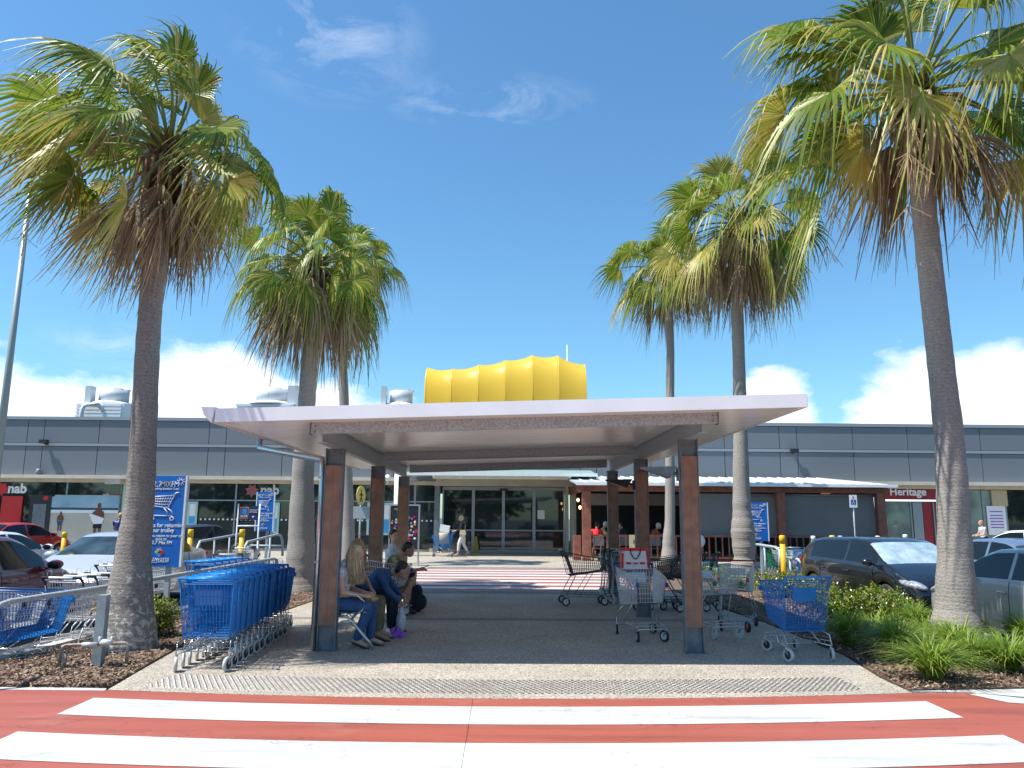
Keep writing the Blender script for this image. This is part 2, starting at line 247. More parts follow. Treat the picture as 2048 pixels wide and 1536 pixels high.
# ------------------------------------------------------------ mesh builder
class MB:
    def __init__(s): s.v = []; s.f = []; s.m = []; s.sm = []
    def add(s, vs, fs, mi=0, smooth=False):
        o = len(s.v); s.v += [tuple(p) for p in vs]; s.f += [tuple(i+o for i in f) for f in fs]; s.m += [mi]*len(fs); s.sm += [smooth]*len(fs); return s
    def box(s, x0, x1, y0, y1, z0, z1, mi=0):
        return s.add([(x0, y0, z0), (x1, y0, z0), (x1, y1, z0), (x0, y1, z0), (x0, y0, z1), (x1, y0, z1), (x1, y1, z1), (x0, y1, z1)],
                     [(0, 3, 2, 1), (4, 5, 6, 7), (0, 1, 5, 4), (1, 2, 6, 5), (2, 3, 7, 6), (3, 0, 4, 7)], mi)
    def hexa(s, p, mi=0):   # 8 points, bottom ring then top ring
        return s.add(p, [(0, 3, 2, 1), (4, 5, 6, 7), (0, 1, 5, 4), (1, 2, 6, 5), (2, 3, 7, 6), (3, 0, 4, 7)], mi)
    def quad(s, a, b, c, d, mi=0): return s.add([a, b, c, d], [(0, 1, 2, 3)], mi)
    def tube(s, pts, r, n=6, mi=0, cap=True, smooth=True):
        pts = [Vector(p) for p in pts]; k = len(pts); rs = r if isinstance(r, (list, tuple)) else [r]*k
        o = len(s.v); up = None
        for i, p in enumerate(pts):
            d = (pts[min(i+1, k-1)]-pts[max(i-1, 0)])
            if d.length < 1e-9: d = Vector((0, 0, 1))
            d.normalize()
            if up is None: up = Vector((0, 0, 1)) if abs(d.z) < .9 else Vector((1, 0, 0))
            a = d.cross(up)
            if a.length < 1e-4: a = d.cross(Vector((1, 0, 0)) if abs(d.x) < .9 else Vector((0, 1, 0)))
            a.normalize(); b = d.cross(a); up = -b if False else up
            for j in range(n):
                t = 2*math.pi*j/n; s.v.append(tuple(p + (a*math.cos(t)+b*math.sin(t))*rs[i]))
        for i in range(k-1):
            for j in range(n):
                s.f.append((o+i*n+j, o+i*n+(j+1) % n, o+(i+1)*n+(j+1) % n, o+(i+1)*n+j)); s.m.append(mi); s.sm.append(smooth)
        if cap:
            s.f.append(tuple(o+j for j in range(n))[::-1]); s.f.append(tuple(o+(k-1)*n+j for j in range(n))); s.m += [mi]*2; s.sm += [False]*2
        return s
    def cyl(s, c, r, z0, z1, n=16, mi=0, r2=None): return s.tube([(c[0], c[1], z0), (c[0], c[1], z1)], [r, r if r2 is None else r2], n, mi)
    def disc(s, a, b, r, n=20, mi=0): return s.tube([a, b], r, n, mi)
    def ell(s, c, r, nu=12, nv=8, mi=0, rot=None):
        vs = []; fs = []
        for i in range(nv+1):
            ph = math.pi*i/nv
            for j in range(nu):
                th = 2*math.pi*j/nu; p = Vector((r[0]*math.sin(ph)*math.cos(th), r[1]*math.sin(ph)*math.sin(th), r[2]*math.cos(ph)))
                if rot: p = rot @ p
                vs.append((c[0]+p.x, c[1]+p.y, c[2]+p.z))
        for i in range(nv):
            for j in range(nu): fs.append((i*nu+j, (i+1)*nu+j, (i+1)*nu+(j+1) % nu, i*nu+(j+1) % nu))
        return s.add(vs, fs, mi, True)
    def prism(s, poly, axis, a, b, mi=0):     # polygon in the two other axes, extruded along axis
        def mk(u, v, t): return (t, u, v) if axis == 'x' else (u, t, v) if axis == 'y' else (u, v, t)
        n = len(poly); vs = [mk(u, v, a) for u, v in poly]+[mk(u, v, b) for u, v in poly]
        return s.add(vs, [tuple(range(n)), tuple(range(2*n-1, n-1, -1))]+[(i, (i+1) % n+0, (i+1) % n+n, i+n) for i in range(n)], mi)
    def grid(s, fn, nu, nv, mi=0, smooth=True):
        vs = [fn(i/nu, j/nv) for i in range(nu+1) for j in range(nv+1)]
        return s.add(vs, [(i*(nv+1)+j, (i+1)*(nv+1)+j, (i+1)*(nv+1)+j+1, i*(nv+1)+j+1) for i in range(nu) for j in range(nv)], mi, smooth)
    def build(s, name, mats, parent=None, loc=None, rz=0.0, label=None):
        me = bpy.data.meshes.new(name); me.from_pydata(s.v, [], s.f)
        if not isinstance(mats, (list, tuple)): mats = [mats]
        for m in mats: me.materials.append(M[m] if isinstance(m, str) else m)
        me.polygons.foreach_set('material_index', s.m); me.polygons.foreach_set('use_smooth', s.sm); me.update()
        o = bpy.data.objects.new(name, me); C.objects.link(o)
        if parent is not None: o.parent = parent
        if loc is not None: o.location = loc
        o.rotation_euler.z = rz
        if label: o['label'] = label
        return o
def tag(o, label=None, cat=None, group=None, kind=None):
    for k, v in (('label', label), ('category', cat), ('group', group), ('kind', kind)):
        if v: o[k] = v
    return o
def thing(name, label, cat, loc=(0, 0, 0), rz=0.0, group=None):
    o = bpy.data.objects.new(name, None); C.objects.link(o); o.location = loc; o.rotation_euler.z = rz; o.empty_display_size = .1
    return tag(o, label, cat, group)
def copy_tree(o, parent=None):
    c = o.copy(); C.objects.link(c); c.parent = parent
    for ch in list(o.children): copy_tree(ch, c)
    return c
def struct(o, label=None): o['kind'] = 'structure'; return o
# lettering: font curves turned into mesh, facing -y, laid in the x-z plane
def letters(txt, size, x, y, z, mat_, parent, align='CENTER', name='lettering', bold=0.0, sx=1.0, ext=.003, rz=0.0):
    cu = bpy.data.curves.new('t', 'FONT'); cu.body = txt; cu.size = size; cu.align_x = align; cu.align_y = 'CENTER'; cu.extrude = ext; cu.offset = bold; cu.resolution_u = 3
    to = bpy.data.objects.new('t', cu); C.objects.link(to); dg = bpy.context.evaluated_depsgraph_get()
    me = bpy.data.meshes.new_from_object(to.evaluated_get(dg)); bpy.data.objects.remove(to); bpy.data.curves.remove(cu)
    for v in me.vertices: v.co = Vector((v.co.x*sx, -v.co.z, v.co.y))
    me.materials.clear(); me.materials.append(M[mat_]); me.name = name
    o = bpy.data.objects.new(name, me); C.objects.link(o); o.parent = parent; o.location = (x, y, z); o.rotation_euler.z = rz
    return o
def rnd(a, b): return random.uniform(a, b)
# ============================================================ ground
GZ = -0.15                                                      # car park level, a kerb below the path
def sheet(name, poly, z, m, t=0.0):
    b = MB(); n = len(poly)
    if t: b.prism(poly, 'z', z-t, z)
    else: b.add([(x, y, z) for x, y in poly], [tuple(range(n))])
    return struct(b.build(name, m))
sheet('ground', [(-400, -300), (400, -300), (400, 600), (-400, 600)], GZ, 'asphalt')
def kerbY(x): return 7.45+.0205*x*x if abs(x) < 4.2 else 7.81
xs = [-4.0+i*.4 for i in range(21)]
# shelter path: exposed aggregate slab
poly = [(x, kerbY(x)) for x in [-3.74, -3.3, -2.4, -1.6, -.8, 0, .8, 1.6, 2.4, 3.2, 3.97]]
poly += [(4.0, 8.5), (4.2, 9.8), (4.22, 12.83)]
sheet('path', poly+[(-3.85, 12.83), (-4.0, 9.9), (-3.85, 8.6)], 0, 'concrete', .3)
sheet('path_band', [(-3.85, 12.83), (4.22, 12.83), (4.15, 13.12), (-3.83, 13.12)], 0.0, 'band', .3)
sheet('path', [(-3.83, 13.12), (4.15, 13.12), (3.9, 17.9), (-3.5, 17.9)], 0, 'concrete', .3)
# near crossing: red coated raised table, white bars
top = [(x, kerbY(x)) for x in [-3.74, -3.3, -2.4, -1.6, -.8, 0, .8, 1.6, 2.4, 3.2, 3.97]]
sheet('road_crossing', [(-14, -6), (14, -6), (14, 7.0), (5.3, 7.35), (4.55, 7.8), (3.97, kerbY(3.97))]+top[::-1][1:]+[(-4.9, 7.72), (-5.6, 7.5), (-7, 7.2), (-14, 7.0)], -.004, 'red', .3)
def bar(x0, x1, y0, y1, z=0.0, curve=.0185):
    b = MB(); k = 16; vs = []
    for i in range(k+1):
        x = x0+(x1-x0)*i/k; c = curve*x*x; vs += [(x, y0+c, z), (x, y1+c, z)]
    b.add(vs, [(2*i, 2*i+2, 2*i+3, 2*i+1) for i in range(k)]); return struct(b.build('white_marking', 'white_paint'))
for y0, y1 in ((6.56, 7.15), (5.40, 6.04), (4.3, 4.86), (3.35, 3.9)): bar(-3.7, 3.92, y0, y1)
sheet('white_marking', [(4.62, 7.78), (4.5, 7.72), (4.66, 7.4), (5.6, 7.1), (8, 6.95), (8, 7.2), (5.6, 7.4), (5.0, 7.6)], 0.0, 'white_paint')
sheet('white_marking', [(-4.62, 7.02), (-4.9, 6.62), (-6, 6.4), (-6, 7.0)], 0.0, 'white_paint')
sheet('kerb_strip', [(3.99, 7.86), (4.55, 7.805), (5.3, 7.36), (14, 7.01), (14, 7.6), (6.2, 7.85), (5.2, 7.98)], 0.0, 'kerb', .2)
sheet('kerb_strip', [(-14, 7.01), (-7, 7.21), (-5.6, 7.51), (-4.9, 7.73), (-3.75, 7.70), (-3.78, 7.79), (-5.0, 7.87), (-8, 7.7), (-14, 7.5)], 0.0, 'kerb', .2)
# tactile paving, two bands of studs
def studs(x0f, x1f, y0, y1, step, r, curve):
    b = MB(); j = 0; y = y0
    while y < y1:
        x = x0f(y)+(j % 2)*step*.5
        while x < x1f(y):
            c = curve*x*x; k = 6
            lo = [(x+r*math.cos(a*math.tau/k), y+c+r*math.sin(a*math.tau/k), 0.0) for a in range(k)]
            hi = [(x+r*.62*math.cos(a*math.tau/k), y+c+r*.62*math.sin(a*math.tau/k), .006) for a in range(k)]
            b.add(lo+hi, [(i, (i+1) % k, (i+1) % k+k, i+k) for i in range(k)]+[tuple(range(k, 2*k))]); x += step
        y += step*.5*1.7; j += 1
    o = b.build('tactile_paving', 'stud'); return struct(o)
studs(lambda y: -3.45+.1*(y-7.7), lambda y: 3.55, 7.66, 8.24, .062, .0175, .0185)
studs(lambda y: -2.6, lambda y: 2.9, 17.15, 17.8, .07, .019, 0)
studs(lambda y: -2.4, lambda y: 2.8, 25.3, 25.9, .08, .02, 0)
b = MB(); b.box(-.2612, -.259, 3.0, 7.42, .0005, .0015); b.build('road_joint', 'joint')['kind'] = 'structure'
# far crossing
sheet('road_crossing', [(-3.6, 17.9), (3.9, 17.9), (3.6, 25.15), (-3.1, 25.15)], -.004, 'red', .3)
for i in range(7): bar(-3.0, 3.3, 18.3+i*.98, 18.3+i*.98+.55, curve=0)
sheet('footpath', [(-60, 30.0), (-9, 30.0), (-3.2, 25.15), (3.7, 25.15), (9, 30.0), (60, 30.0), (60, 38), (-60, 38)], -.0, 'concrete', .3)
# mulch beds
def bed(poly, z=.03):
    b = MB(); b.prism(poly, 'z', -.4, z-.02); return struct(b.build('garden_bed', 'mulch'))
LB = [(-3.78, 7.82), (-3.88, 8.6), (-4.03, 9.9), (-3.88, 12.8), (-3.53, 17.8), (-3.6, 24.6), (-5.4, 24.6), (-5.5, 10.4), (-5.55, 9.5), (-5.9, 8.35), (-6.2, 7.82)]
RB = [(4.0, 7.88), (4.03, 8.5), (4.24, 9.8), (4.25, 12.83), (3.95, 17.85), (3.9, 26.4), (6.8, 26.4), (6.8, 9.2), (7.1, 8.6), (9.0, 8.2), (13, 8.1), (13, 7.72), (5.2, 8.0)]
bed(LB); bed(RB)
def kerb(pts, wd=.14, top=.06):
    b = MB()
    for i in range(len(pts)-1):
        a = Vector((*pts[i], 0)); c = Vector((*pts[i+1], 0)); d = (c-a).normalized(); n = Vector((-d.y, d.x, 0))*wd/2
        q = [a-n, c-n, c+n, a+n]; b.hexa([(p.x, p.y, GZ-.1) for p in q]+[(p.x, p.y, top) for p in q])
    return struct(b.build('kerb', 'kerb'))
kerb([(-5.42, 24.7), (-5.52, 10.4), (-5.58, 9.5), (-5.95, 8.3), (-6.4, 7.75)])
kerb([(6.85, 26.4), (6.85, 9.2), (7.15, 8.65), (9.0, 8.25), (13.2, 8.15)])
kerb([(-60, 29.93), (-9, 29.93), (-3.3, 25.1)], top=.002); kerb([(60, 29.93), (9, 29.93), (3.8, 25.1)], top=.002)
def inside(x, y, poly):
    c = False; n = len(poly)
    for i in range(n):
        x1, y1 = poly[i]; x2, y2 = poly[i-1]
        if (y1 > y) != (y2 > y) and x < (x2-x1)*(y-y1)/(y2-y1)+x1: c = not c
    return c
def chips(poly, n, ymax):
    b = MB(); xs_ = [p[0] for p in poly]; k = 0
    while k < n:
        x = rnd(min(xs_), max(xs_)); y = 7.8+(ymax-7.8)*random.random()**1.6
        if not inside(x, y, poly): continue
        k += 1; l = rnd(.008, .036); wd = l*rnd(.2, .5); e = Euler((rnd(-.6, .6), rnd(-.6, .6), rnd(0, 6.3))).to_matrix(); z = rnd(.012, .04)
        p = [Vector((x, y, z))+e @ Vector(q) for q in ((-l, -wd, 0), (l, -wd*.6, 0), (l*.9, wd*.7, .004), (-l*.8, wd, 0))]
        b.add(p, [(0, 1, 2, 3)])
    o = b.build('bark_mulch', 'chip'); tag(o, 'brown bark mulch spread over the garden bed', 'mulch', kind='stuff'); return o
chips(LB, 12000, 17); chips(RB, 15000, 17)
# ============================================================ shelter
sh = thing('shelter', 'open walkway shelter with flat white roof on six timber clad steel posts', 'shelter', (0, 0, 0))
RX0, RX1, RY0, RY1 = -3.27, 3.48, 8.7, 17.75
def rz_(x): return 2.70+(x+3.2)*.0345           # soffit height, falls to the gutter on the left
b = MB()
b.hexa([(RX0, RY0+.01, rz_(RX0)), (RX1-.01, RY0+.01, rz_(RX1)), (RX1-.01, RY1, rz_(RX1)), (RX0, RY1, rz_(RX0)), (RX0, RY0+.01, rz_(RX0)+.11), (RX1-.01, RY0+.01, rz_(RX1)+.11), (RX1-.01, RY1, rz_(RX1)+.11), (RX0, RY1, rz_(RX0)+.11)])
roof = b.build('roof', 'fascia', sh)
b = MB()
for i in range(22):                              # insulated roof sheets seen from below, narrow seams between them
    y0 = RY0+.04+i*.41; y1 = min(y0+.4, RY1-.02)
    if y0 < RY1-.05: b.hexa([(RX0+.05, y0, rz_(RX0+.05)-.006), (RX1-.05, y0, rz_(RX1-.05)-.006), (RX1-.05, y1, rz_(RX1-.05)-.006), (RX0+.05, y1, rz_(RX0+.05)-.006), (RX0+.05, y0, rz_(RX0)+.004), (RX1-.05, y0, rz_(RX1)-.003), (RX1-.05, y1, rz_(RX1)-.003), (RX0+.05, y1, rz_(RX0)+.004)])
b.build('soffit', 'soffit', roof)
b = MB()
for (ya, yb) in ((RY0-.03, RY0+.008), (RY1+.002, RY1+.04)):
    b.hexa([(RX0, ya, rz_(RX0)-.02), (RX1, ya, rz_(RX1)-.02), (RX1, yb, rz_(RX1)-.02), (RX0, yb, rz_(RX0)-.02), (RX0, ya, rz_(RX0)+.135), (RX1, ya, rz_(RX1)+.135), (RX1, yb, rz_(RX1)+.135), (RX0, yb, rz_(RX0)+.135)])
b.box(RX1-.008, RX1+.02, RY0+.01, RY1, rz_(RX1)-.015, rz_(RX1)+.14)
b.build('fascia', 'fascia', roof)
b = MB(); b.hexa([(RX0-.13, RY0-.028, 2.76), (RX0-.04, RY0-.028, 2.67), (RX0-.04, RY1, 2.67), (RX0-.13, RY1, 2.76), (RX0-.17, RY0-.028, 2.85), (RX0-.003, RY0-.028, 2.85), (RX0-.003, RY1, 2.85), (RX0-.17, RY1, 2.85)])
b.build('gutter', 'fascia', sh)
PX = (-2.16, 2.39); PY = (9.93, 13.38, 16.9)
for yb in (9.09, 13.36, 16.88):
    b = MB(); x0, x1 = (-2.28, 2.55) if yb < 10 else (-2.04, 2.27)
    for (dz0, dz1, hw) in ((-.165, -.155, .045), (-.018, -.008, .045), (-.155, -.018, .006)):
        b.hexa([(x, y, rz_(x)+z) for z in (dz0, dz1) for x, y in ((x0, yb-hw), (x1, yb-hw), (x1, yb+hw), (x0, yb+hw))])
    if yb < 10:
        b = MB(); b.hexa([(x, y, rz_(x)+z) for z in (-.14, -.008) for x, y in ((x0, yb-.04), (x1, yb-.04), (x1, yb+.04), (x0, yb+.04))])
    else:
        for s, xx in ((1, x0), (-1, x1)): b.box(min(xx, xx+s*.09), max(xx, xx+s*.09), yb-.055, yb-.047, rz_(xx)-.15, rz_(xx)-.03)
    b.build('cross_beam', 'galv', sh)
    if yb < 10:
        b = MB()
        for xx, s in ((x0, 1), (x1, -1)):
            b.box(xx-.006, xx+.006, yb-.06, yb+.06, rz_(xx)-.15, rz_(xx)-.004)
            for zz in (-.045, -.11): b.tube([(xx+s*.06, yb-.048, rz_(xx)+zz), (xx+s*.06, yb-.02, rz_(xx)+zz)], .011, 8)
        b.build('beam_bracket', 'galvd', sh)
for xx in PX:
    b = MB()
    for (dz0, dz1, hw) in ((-.24, -.228, .05), (-.02, -.008, .05), (-.228, -.02, .008)):
        b.box(xx-hw, xx+hw, 9.14, RY1-.5, rz_(xx)+dz0, rz_(xx)+dz1)
    b.build('side_beam', 'galv', sh)
for i, xx in enumerate(PX):
    for j, yy in enumerate(PY):
        zt = rz_(xx)-.24; b = MB()
        for s in (-1, 1): b.box(xx+s*.108-.006, xx+s*.108+.006, yy-.075, yy+.075, 0, zt)
        b.box(xx-.102, xx+.102, yy-.005, yy+.005, 0, zt); b.box(xx-.13, xx+.13, yy-.09, yy+.09, .0, .012)
        for s in (-1, 1):
            for zz in (.12, .2): b.tube([(xx+s*.05, yy-.018, zz), (xx+s*.05, yy-.005, zz)], .009, 6)
        post = b.build('post', 'galvd', sh)
        b = MB()
        for s in (-1, 1):
            for k in range(2): b.box(xx-.1+k*.1003, xx-.1+k*.1003+.0985, yy+s*.02 if s > 0 else yy-.068, yy+.068 if s > 0 else yy-.02, .31, zt-.22)
        b.build('timber_cladding', 'timber', post)
# wedge shaped lamps on the right hand posts
for (yy, xx) in ((9.93, 2.27), (13.38, 2.27)):
    z = 2.28; b = MB()
    b.hexa([(xx-.5, yy-.02, z-.01), (xx-.14, yy-.12, z-.13), (xx-.14, yy+.12, z-.13), (xx-.5, yy+.02, z-.01), (xx-.5, yy-.02, z+.012), (xx-.05, yy-.12, z+.02), (xx-.05, yy+.12, z+.02), (xx-.5, yy+.02, z+.012)])
    b.tube([(xx-.09, yy, z-.06), (xx-.02, yy, z-.07)], .02, 8); b.box(xx-.03, xx+.002, yy-.05, yy+.05, z-.16, z)
    b.build('wall_lamp', 'black' if yy > 11 else 'galvd', sh)
# ---- downpipe from the gutter to the ground
b = MB(); q = [P(515, 855, 11.15), P(512, 893, 11.05), P(640, 930, 9.98), (-2.37, 9.98, 2.3), (-2.37, 9.98, 0.0)]
q[0] = (RX0-.085, 10.6, 2.72); q[1] = (RX0-.085, 10.6, 2.55); q[2] = (-2.36, 10.02, 2.36); q[3] = (-2.33, 10.0, 2.28); q[4] = (-2.33, 9.95, 0)
b.tube(q, .043, 12); b.tube([(-2.332, 9.985, 2.12), (-2.332, 9.985, 2.14)], .05, 12); b.tube([(-2.33, 9.97, 1.05), (-2.33, 9.97, 1.07)], .05, 12)
b.build('downpipe', 'chrome', sh)
# ============================================================ main building
FY = 36.5
def FX(px, py=1000, Y=FY): return P(px, py, Y).x
bd = thing('shopping_centre', 'long low shopping centre clad in blue grey panels with glass shopfronts', 'building', (0, FY, 0))
def bb(): return MB()
def put(b, name, m, parent=bd):
    o = b.build(name, m, parent)
    return o
bd.location = (0, 0, 0)
b = MB(); b.box(-45, 45, FY+.05, FY+22, 3.3, 6.12); wall = put(b, 'upper_wall', 'joint')
Lj = [-245, -210, -100, 57, 90, 200, 309, 420, 454, 568, 680, 790, 824, 936, 1045, 1160, 1192, 1300, 1447, 1557, 1592, 1703, 1812, 1922, 1957, 2068, 2180, 2290, 2330]
ex = [FX(p, 850) for p in Lj]; ex = [-45]+ex+[45]
b = MB()
for z0, z1 in ((3.42, 4.76), (4.93, 6.0)):
    for i in range(len(ex)-1):
        for k in range(1 if ex[i+1]-ex[i] < 5 else 4):
            n = 1 if ex[i+1]-ex[i] < 5 else 4; a = ex[i]+(ex[i+1]-ex[i])*k/n; c = ex[i]+(ex[i+1]-ex[i])*(k+1)/n
            b.box(a+.015, c-.015, FY, FY+.06, z0, z1)
put(b, 'cladding_panels', 'panel', wall)
b = MB(); b.box(-45, 45, FY-.06, FY+.3, 6.02, 6.17); b.box(-45, 45, FY-.04, FY+.04, 4.78, 4.91); put(b, 'parapet_trim', 'panel_trim', wall)
b = MB(); b.box(-45, FX(885), FY-.55, FY+.04, 3.24, 3.4); b.box(FX(1150), 45, FY-.55, FY+.04, 3.24, 3.4); b.box(-45, 45, FY-.1, FY+.3, 3.08, 3.24)
for px in (232,): b.box(FX(px)-.35, FX(px)+.35, FY-.5, FY-.1, 3.0, 3.25)
put(b, 'awning_ledge', 'cream', bd)
# shopfront glazing
def glaze(name, px0, px1, z0, z1, m, y=FY+.12, mull=(), rails=(), parent=bd):
    x0, x1 = FX(px0), FX(px1); g = MB(); g.box(x0, x1, y, y+.03, z0, z1); o = put(g, name, m, parent); f = MB()
    for p in mull: x = FX(p); f.box(x-.035, x+.035, y-.05, y-.001, z0, z1)
    for z in rails: f.box(x0, x1, y-.045, y-.003, z-.03, z+.03)
    f.box(x0-.05, x0-.001, y-.05, y+.02, z0, z1); f.box(x1+.001, x1+.05, y-.05, y+.02, z0, z1)
    f.build('window_frame', 'frame', o); return o
glaze('shop_window', -560, 240, 0.1, 3.08, 'glass', mull=(-300, -150, 66, 130, 240), rails=(2.45,))
glaze('shop_window', 376, 872, 0.1, 3.08, 'glass', mull=(470, 545, 620, 700, 760, 830), rails=(2.3,))
glaze('shop_window', 1765, 1876, 0.1, 2.5, 'glass_pale', mull=(1822,), rails=())
glaze('shop_window', 1882, 2010, 0.1, 3.05, 'glass_pale', mull=(1925, 1967), rails=())
glaze('shop_window', 2014, 2700, 0.1, 3.05, 'glass', mull=(2100, 2200, 2300), rails=())
b = MB(); b.box(-45, 45, FY+.1, FY+.3, 0, .1); put(b, 'plinth', 'kerb')
b = MB()
for p0, p1 in ((242, 300), (360, 374)): b.box(FX(p0), FX(p1), FY+.1, FY+.2, .1, 3.08)
for x in (470, 545): pass
put(b, 'wall_panel', 'glass_green')
glaze('shop_window', 300, 360, 0.1, 3.08, 'glass', mull=(330,), rails=(2.3,))
# dots of safety film on the glass
for p in list(range(400, 600, 9))+list(range(706, 740, 9))+list(range(835, 872, 9)):
    b = MB(); x = FX(p, 1043); b.disc((x, FY+.066, 1.42), (x, FY+.06, 1.42), .045, 10); put(b, 'window_dot', 'white')
# white framed posters in the windows
for px0, px1, py0, py1 in ((376, 396, 1003, 1060), (548, 560, 1005, 1067), (735, 790, 1005, 1070)):
    x0, x1 = FX(px0), FX(px1); z0 = P(px0, py1, FY).z; z1 = P(px0, py0, FY).z; b = MB(); b.box(x0, x1, FY+.02, FY+.06, z0, z1); o = put(b, 'window_poster', 'glass_green')
    b = MB(); b.box(x0+.1, x1-.1, FY+.012, FY+.019, z0+.5*(z1-z0), z1-.12); b.build('poster_print', 'white', o); b = MB(); b.box(x0+.1, x1-.1, FY+.012, FY+.019, z0+.1, z0+.47*(z1-z0)); b.build('poster_print', 'cyan', o)
# bank sign bands and beach mural
def signband(name, px0, px1, z0, z1, m, y=FY+.02):
    b = MB(); b.box(FX(px0), FX(px1), y, y+.06, z0, z1); return put(b, name, m)
sb = signband('sign_band', -80, 108, 2.42, 3.06, 'glass')
def star(b, x, z, r, y, n=7):
    pts = []
    for k in range(2*n): a = math.pi*k/n+.2; rr = r if k % 2 == 0 else r*.62; pts.append((x+rr*math.cos(a), z+rr*math.sin(a)))
    b.prism(pts, 'y', y, y+.02)
letters('nab', .62, FX(32), FY-.0, 2.76, 'white', sb, bold=.022)
b = MB(); star(b, FX(2), 2.74, .33, FY-.004); b.build('sign_emblem', 'redp', sb)
letters('nab', .2, FX(210), FY+.05, 2.52, 'white', bd, name='lettering'); letters('traveller', .17, FX(228), FY+.05, 2.52, 'redp', bd, name='lettering')
letters('nab', .62, FX(538), FY+.05, 2.78, 'lightgrey', bd, bold=.022); b = MB(); star(b, FX(502), 2.76, .33, FY+.04); put(b, 'sign_emblem', mat('faint_reflection_red', (.32, .1, .1), .5))  # duller letters and star: a faint reflection put into their colour
# mural
mx0, mx1 = FX(103), FX(238); mz = lambda py: P(170, py, FY).z
mur = MB(); mur.box(mx0, mx1, FY+.03, FY+.08, .1, mz(990)); mural = put(mur, 'beach_mural', mat('mural_sand', (.5, .47, .4), .3, var=.06, vscale=1.5))
b = MB(); b.box(mx0, mx1, FY+.022, FY+.029, mz(1015), mz(991)); b.build('mural_sky', mat('mural_sky', (.2, .38, .5), .25, col2=(.42, .58, .66), vscale=.7), mural)
b = MB(); b.box(mx0, mx1, FY+.018, FY+.0215, mz(1020), mz(1015.5)); b.build('mural_sea', mat('mural_sea', (.02, .09, .15), .25), mural)
b = MB(); b.box(mx0, mx1, FY+.016, FY+.0178, mz(1026), mz(1020)); b.build('mural_surf', 'white', mural)
def figure2d(parent, px, pyt, pyb, board):     # printed figure: flat, part of the mural
    x = FX(px); zt = P(px, pyt, FY).z; zb = P(px, pyb, FY).z; h = zt-zb; y = FY+.008; s = h/1.7
    b = MB(); 
    def e(cx, cz, rx, rz): b.prism([(x+cx*s+rx*s*math.cos(a*.5236), zb+cz*s+rz*s*math.sin(a*.5236)) for a in range(12)], 'y', y, y+.006)
    e(.02, 1.58, .09, .13); e(0, 1.2, .2, .28); e(-.22, 1.0, .06, .32); e(.22, 1.05, .06, .28); e(-.1, .3, .07, .35); e(.12, .3, .07, .35); b.build('mural_figure', mat('print_skin', (.16, .06, .03), .5), parent)
    b = MB(); b.box(x-.2*s, x+.2*s, y-.004, y-.001, zb+.5*s, zb+.9*s); b.build('mural_shorts', 'darkcloth' if board else 'jeans', parent)
    if board: b = MB(); b.prism([(x-.45*s, zb+1.22*s), (x+.3*s, zb+.98*s), (x+.22*s, zb+.72*s), (x-.2*s, zb+.7*s)], 'y', y-.01, y-.005); b.build('mural_board', 'white', parent)
figure2d(mural, 199, 1006, 1078, True); figure2d(mural, 124, 1023, 1062, False)
# red panel and cash machine at far left
b = MB(); b.box(FX(3), FX(44), FY+.03, FY+.09, .1, P(20, 989, FY).z); rp = put(b, 'bank_panel', 'redp')
b = MB(); b.box(FX(61), FX(103), FY-.02, FY+.09, .1, P(80, 989, FY).z); o = put(b, 'cash_machine', 'black')
b = MB(); b.box(FX(69), FX(95), FY-.04, FY-.02, .9, P(80, 1008, FY).z); b.build('machine_screen', 'galvd', o)
b = MB(); b.box(FX(88), FX(97), FY-.05, FY-.021, P(80, 1000, FY).z, P(80, 992, FY).z); b.build('machine_emblem', 'redp', o)
# entrance
lz = P(1000, 973, FY).z; hz = P(1000, 957, FY-.2).z
b = MB(); b.box(FX(868), FX(1152), FY-.3, FY+.02, lz, hz+.1); 
put(b, 'entrance_lintel', 'cream')
b = MB(); b.box(FX(876), FX(1143, 1000, 33.5), 33.5, 33.75, P(1000, 958, 33.5).z, P(1000, 951, 33.5).z); put(b, 'canopy_beam', 'white')
b = MB(); x0, x1 = FX(815, 940, 33.0), FX(1192, 940, 33.0); zc = P(1000, 951, 33).z
b.hexa([(x0, 32.6, zc+.02), (x1, 32.6, zc+.02), (x1+.15, FY-.1, zc+.42), (x0, FY-.1, zc+.42), (x0, 32.6, zc+.05), (x1, 32.6, zc+.05), (x1+.15, FY-.1, zc+.45), (x0, FY-.1, zc+.45)])
can = put(b, 'glass_canopy', 'glass_green')
b = MB(); b.box(x0, x1, 32.52, 32.595, zc-.04, zc+.1)
for k in range(8):
    x = x0+(x1-x0)*k/7; b.hexa([(x-.04, 32.6, zc-.12), (x+.04, 32.6, zc-.12), (x+.04, FY-.1, zc+.26), (x-.04, FY-.1, zc+.26), (x-.04, 32.6, zc+.018), (x+.04, 32.6, zc+.018), (x+.04, FY-.1, zc+.418), (x-.04, FY-.1, zc+.418)])
b.build('canopy_frame', 'white', can)
b = MB(); b.box(FX(870), FX(880), FY-.3, FY+.15, 0, lz); put(b, 'door_column', 'galvd'); b = MB(); b.box(FX(1130), FX(1136), FY-.3, FY+.15, 0, lz); b.box(FX(1140), FX(1160), FY-.3, FY+.15, 0, lz); put(b, 'wall_pier', 'cream')
ent = thing('entrance_doors', None, None); del_ = ent
bpy.data.objects.remove(ent)
x0, x1, xa, xb, xc = FX(885), FX(1129), FX(947), FX(1007), FX(1068)
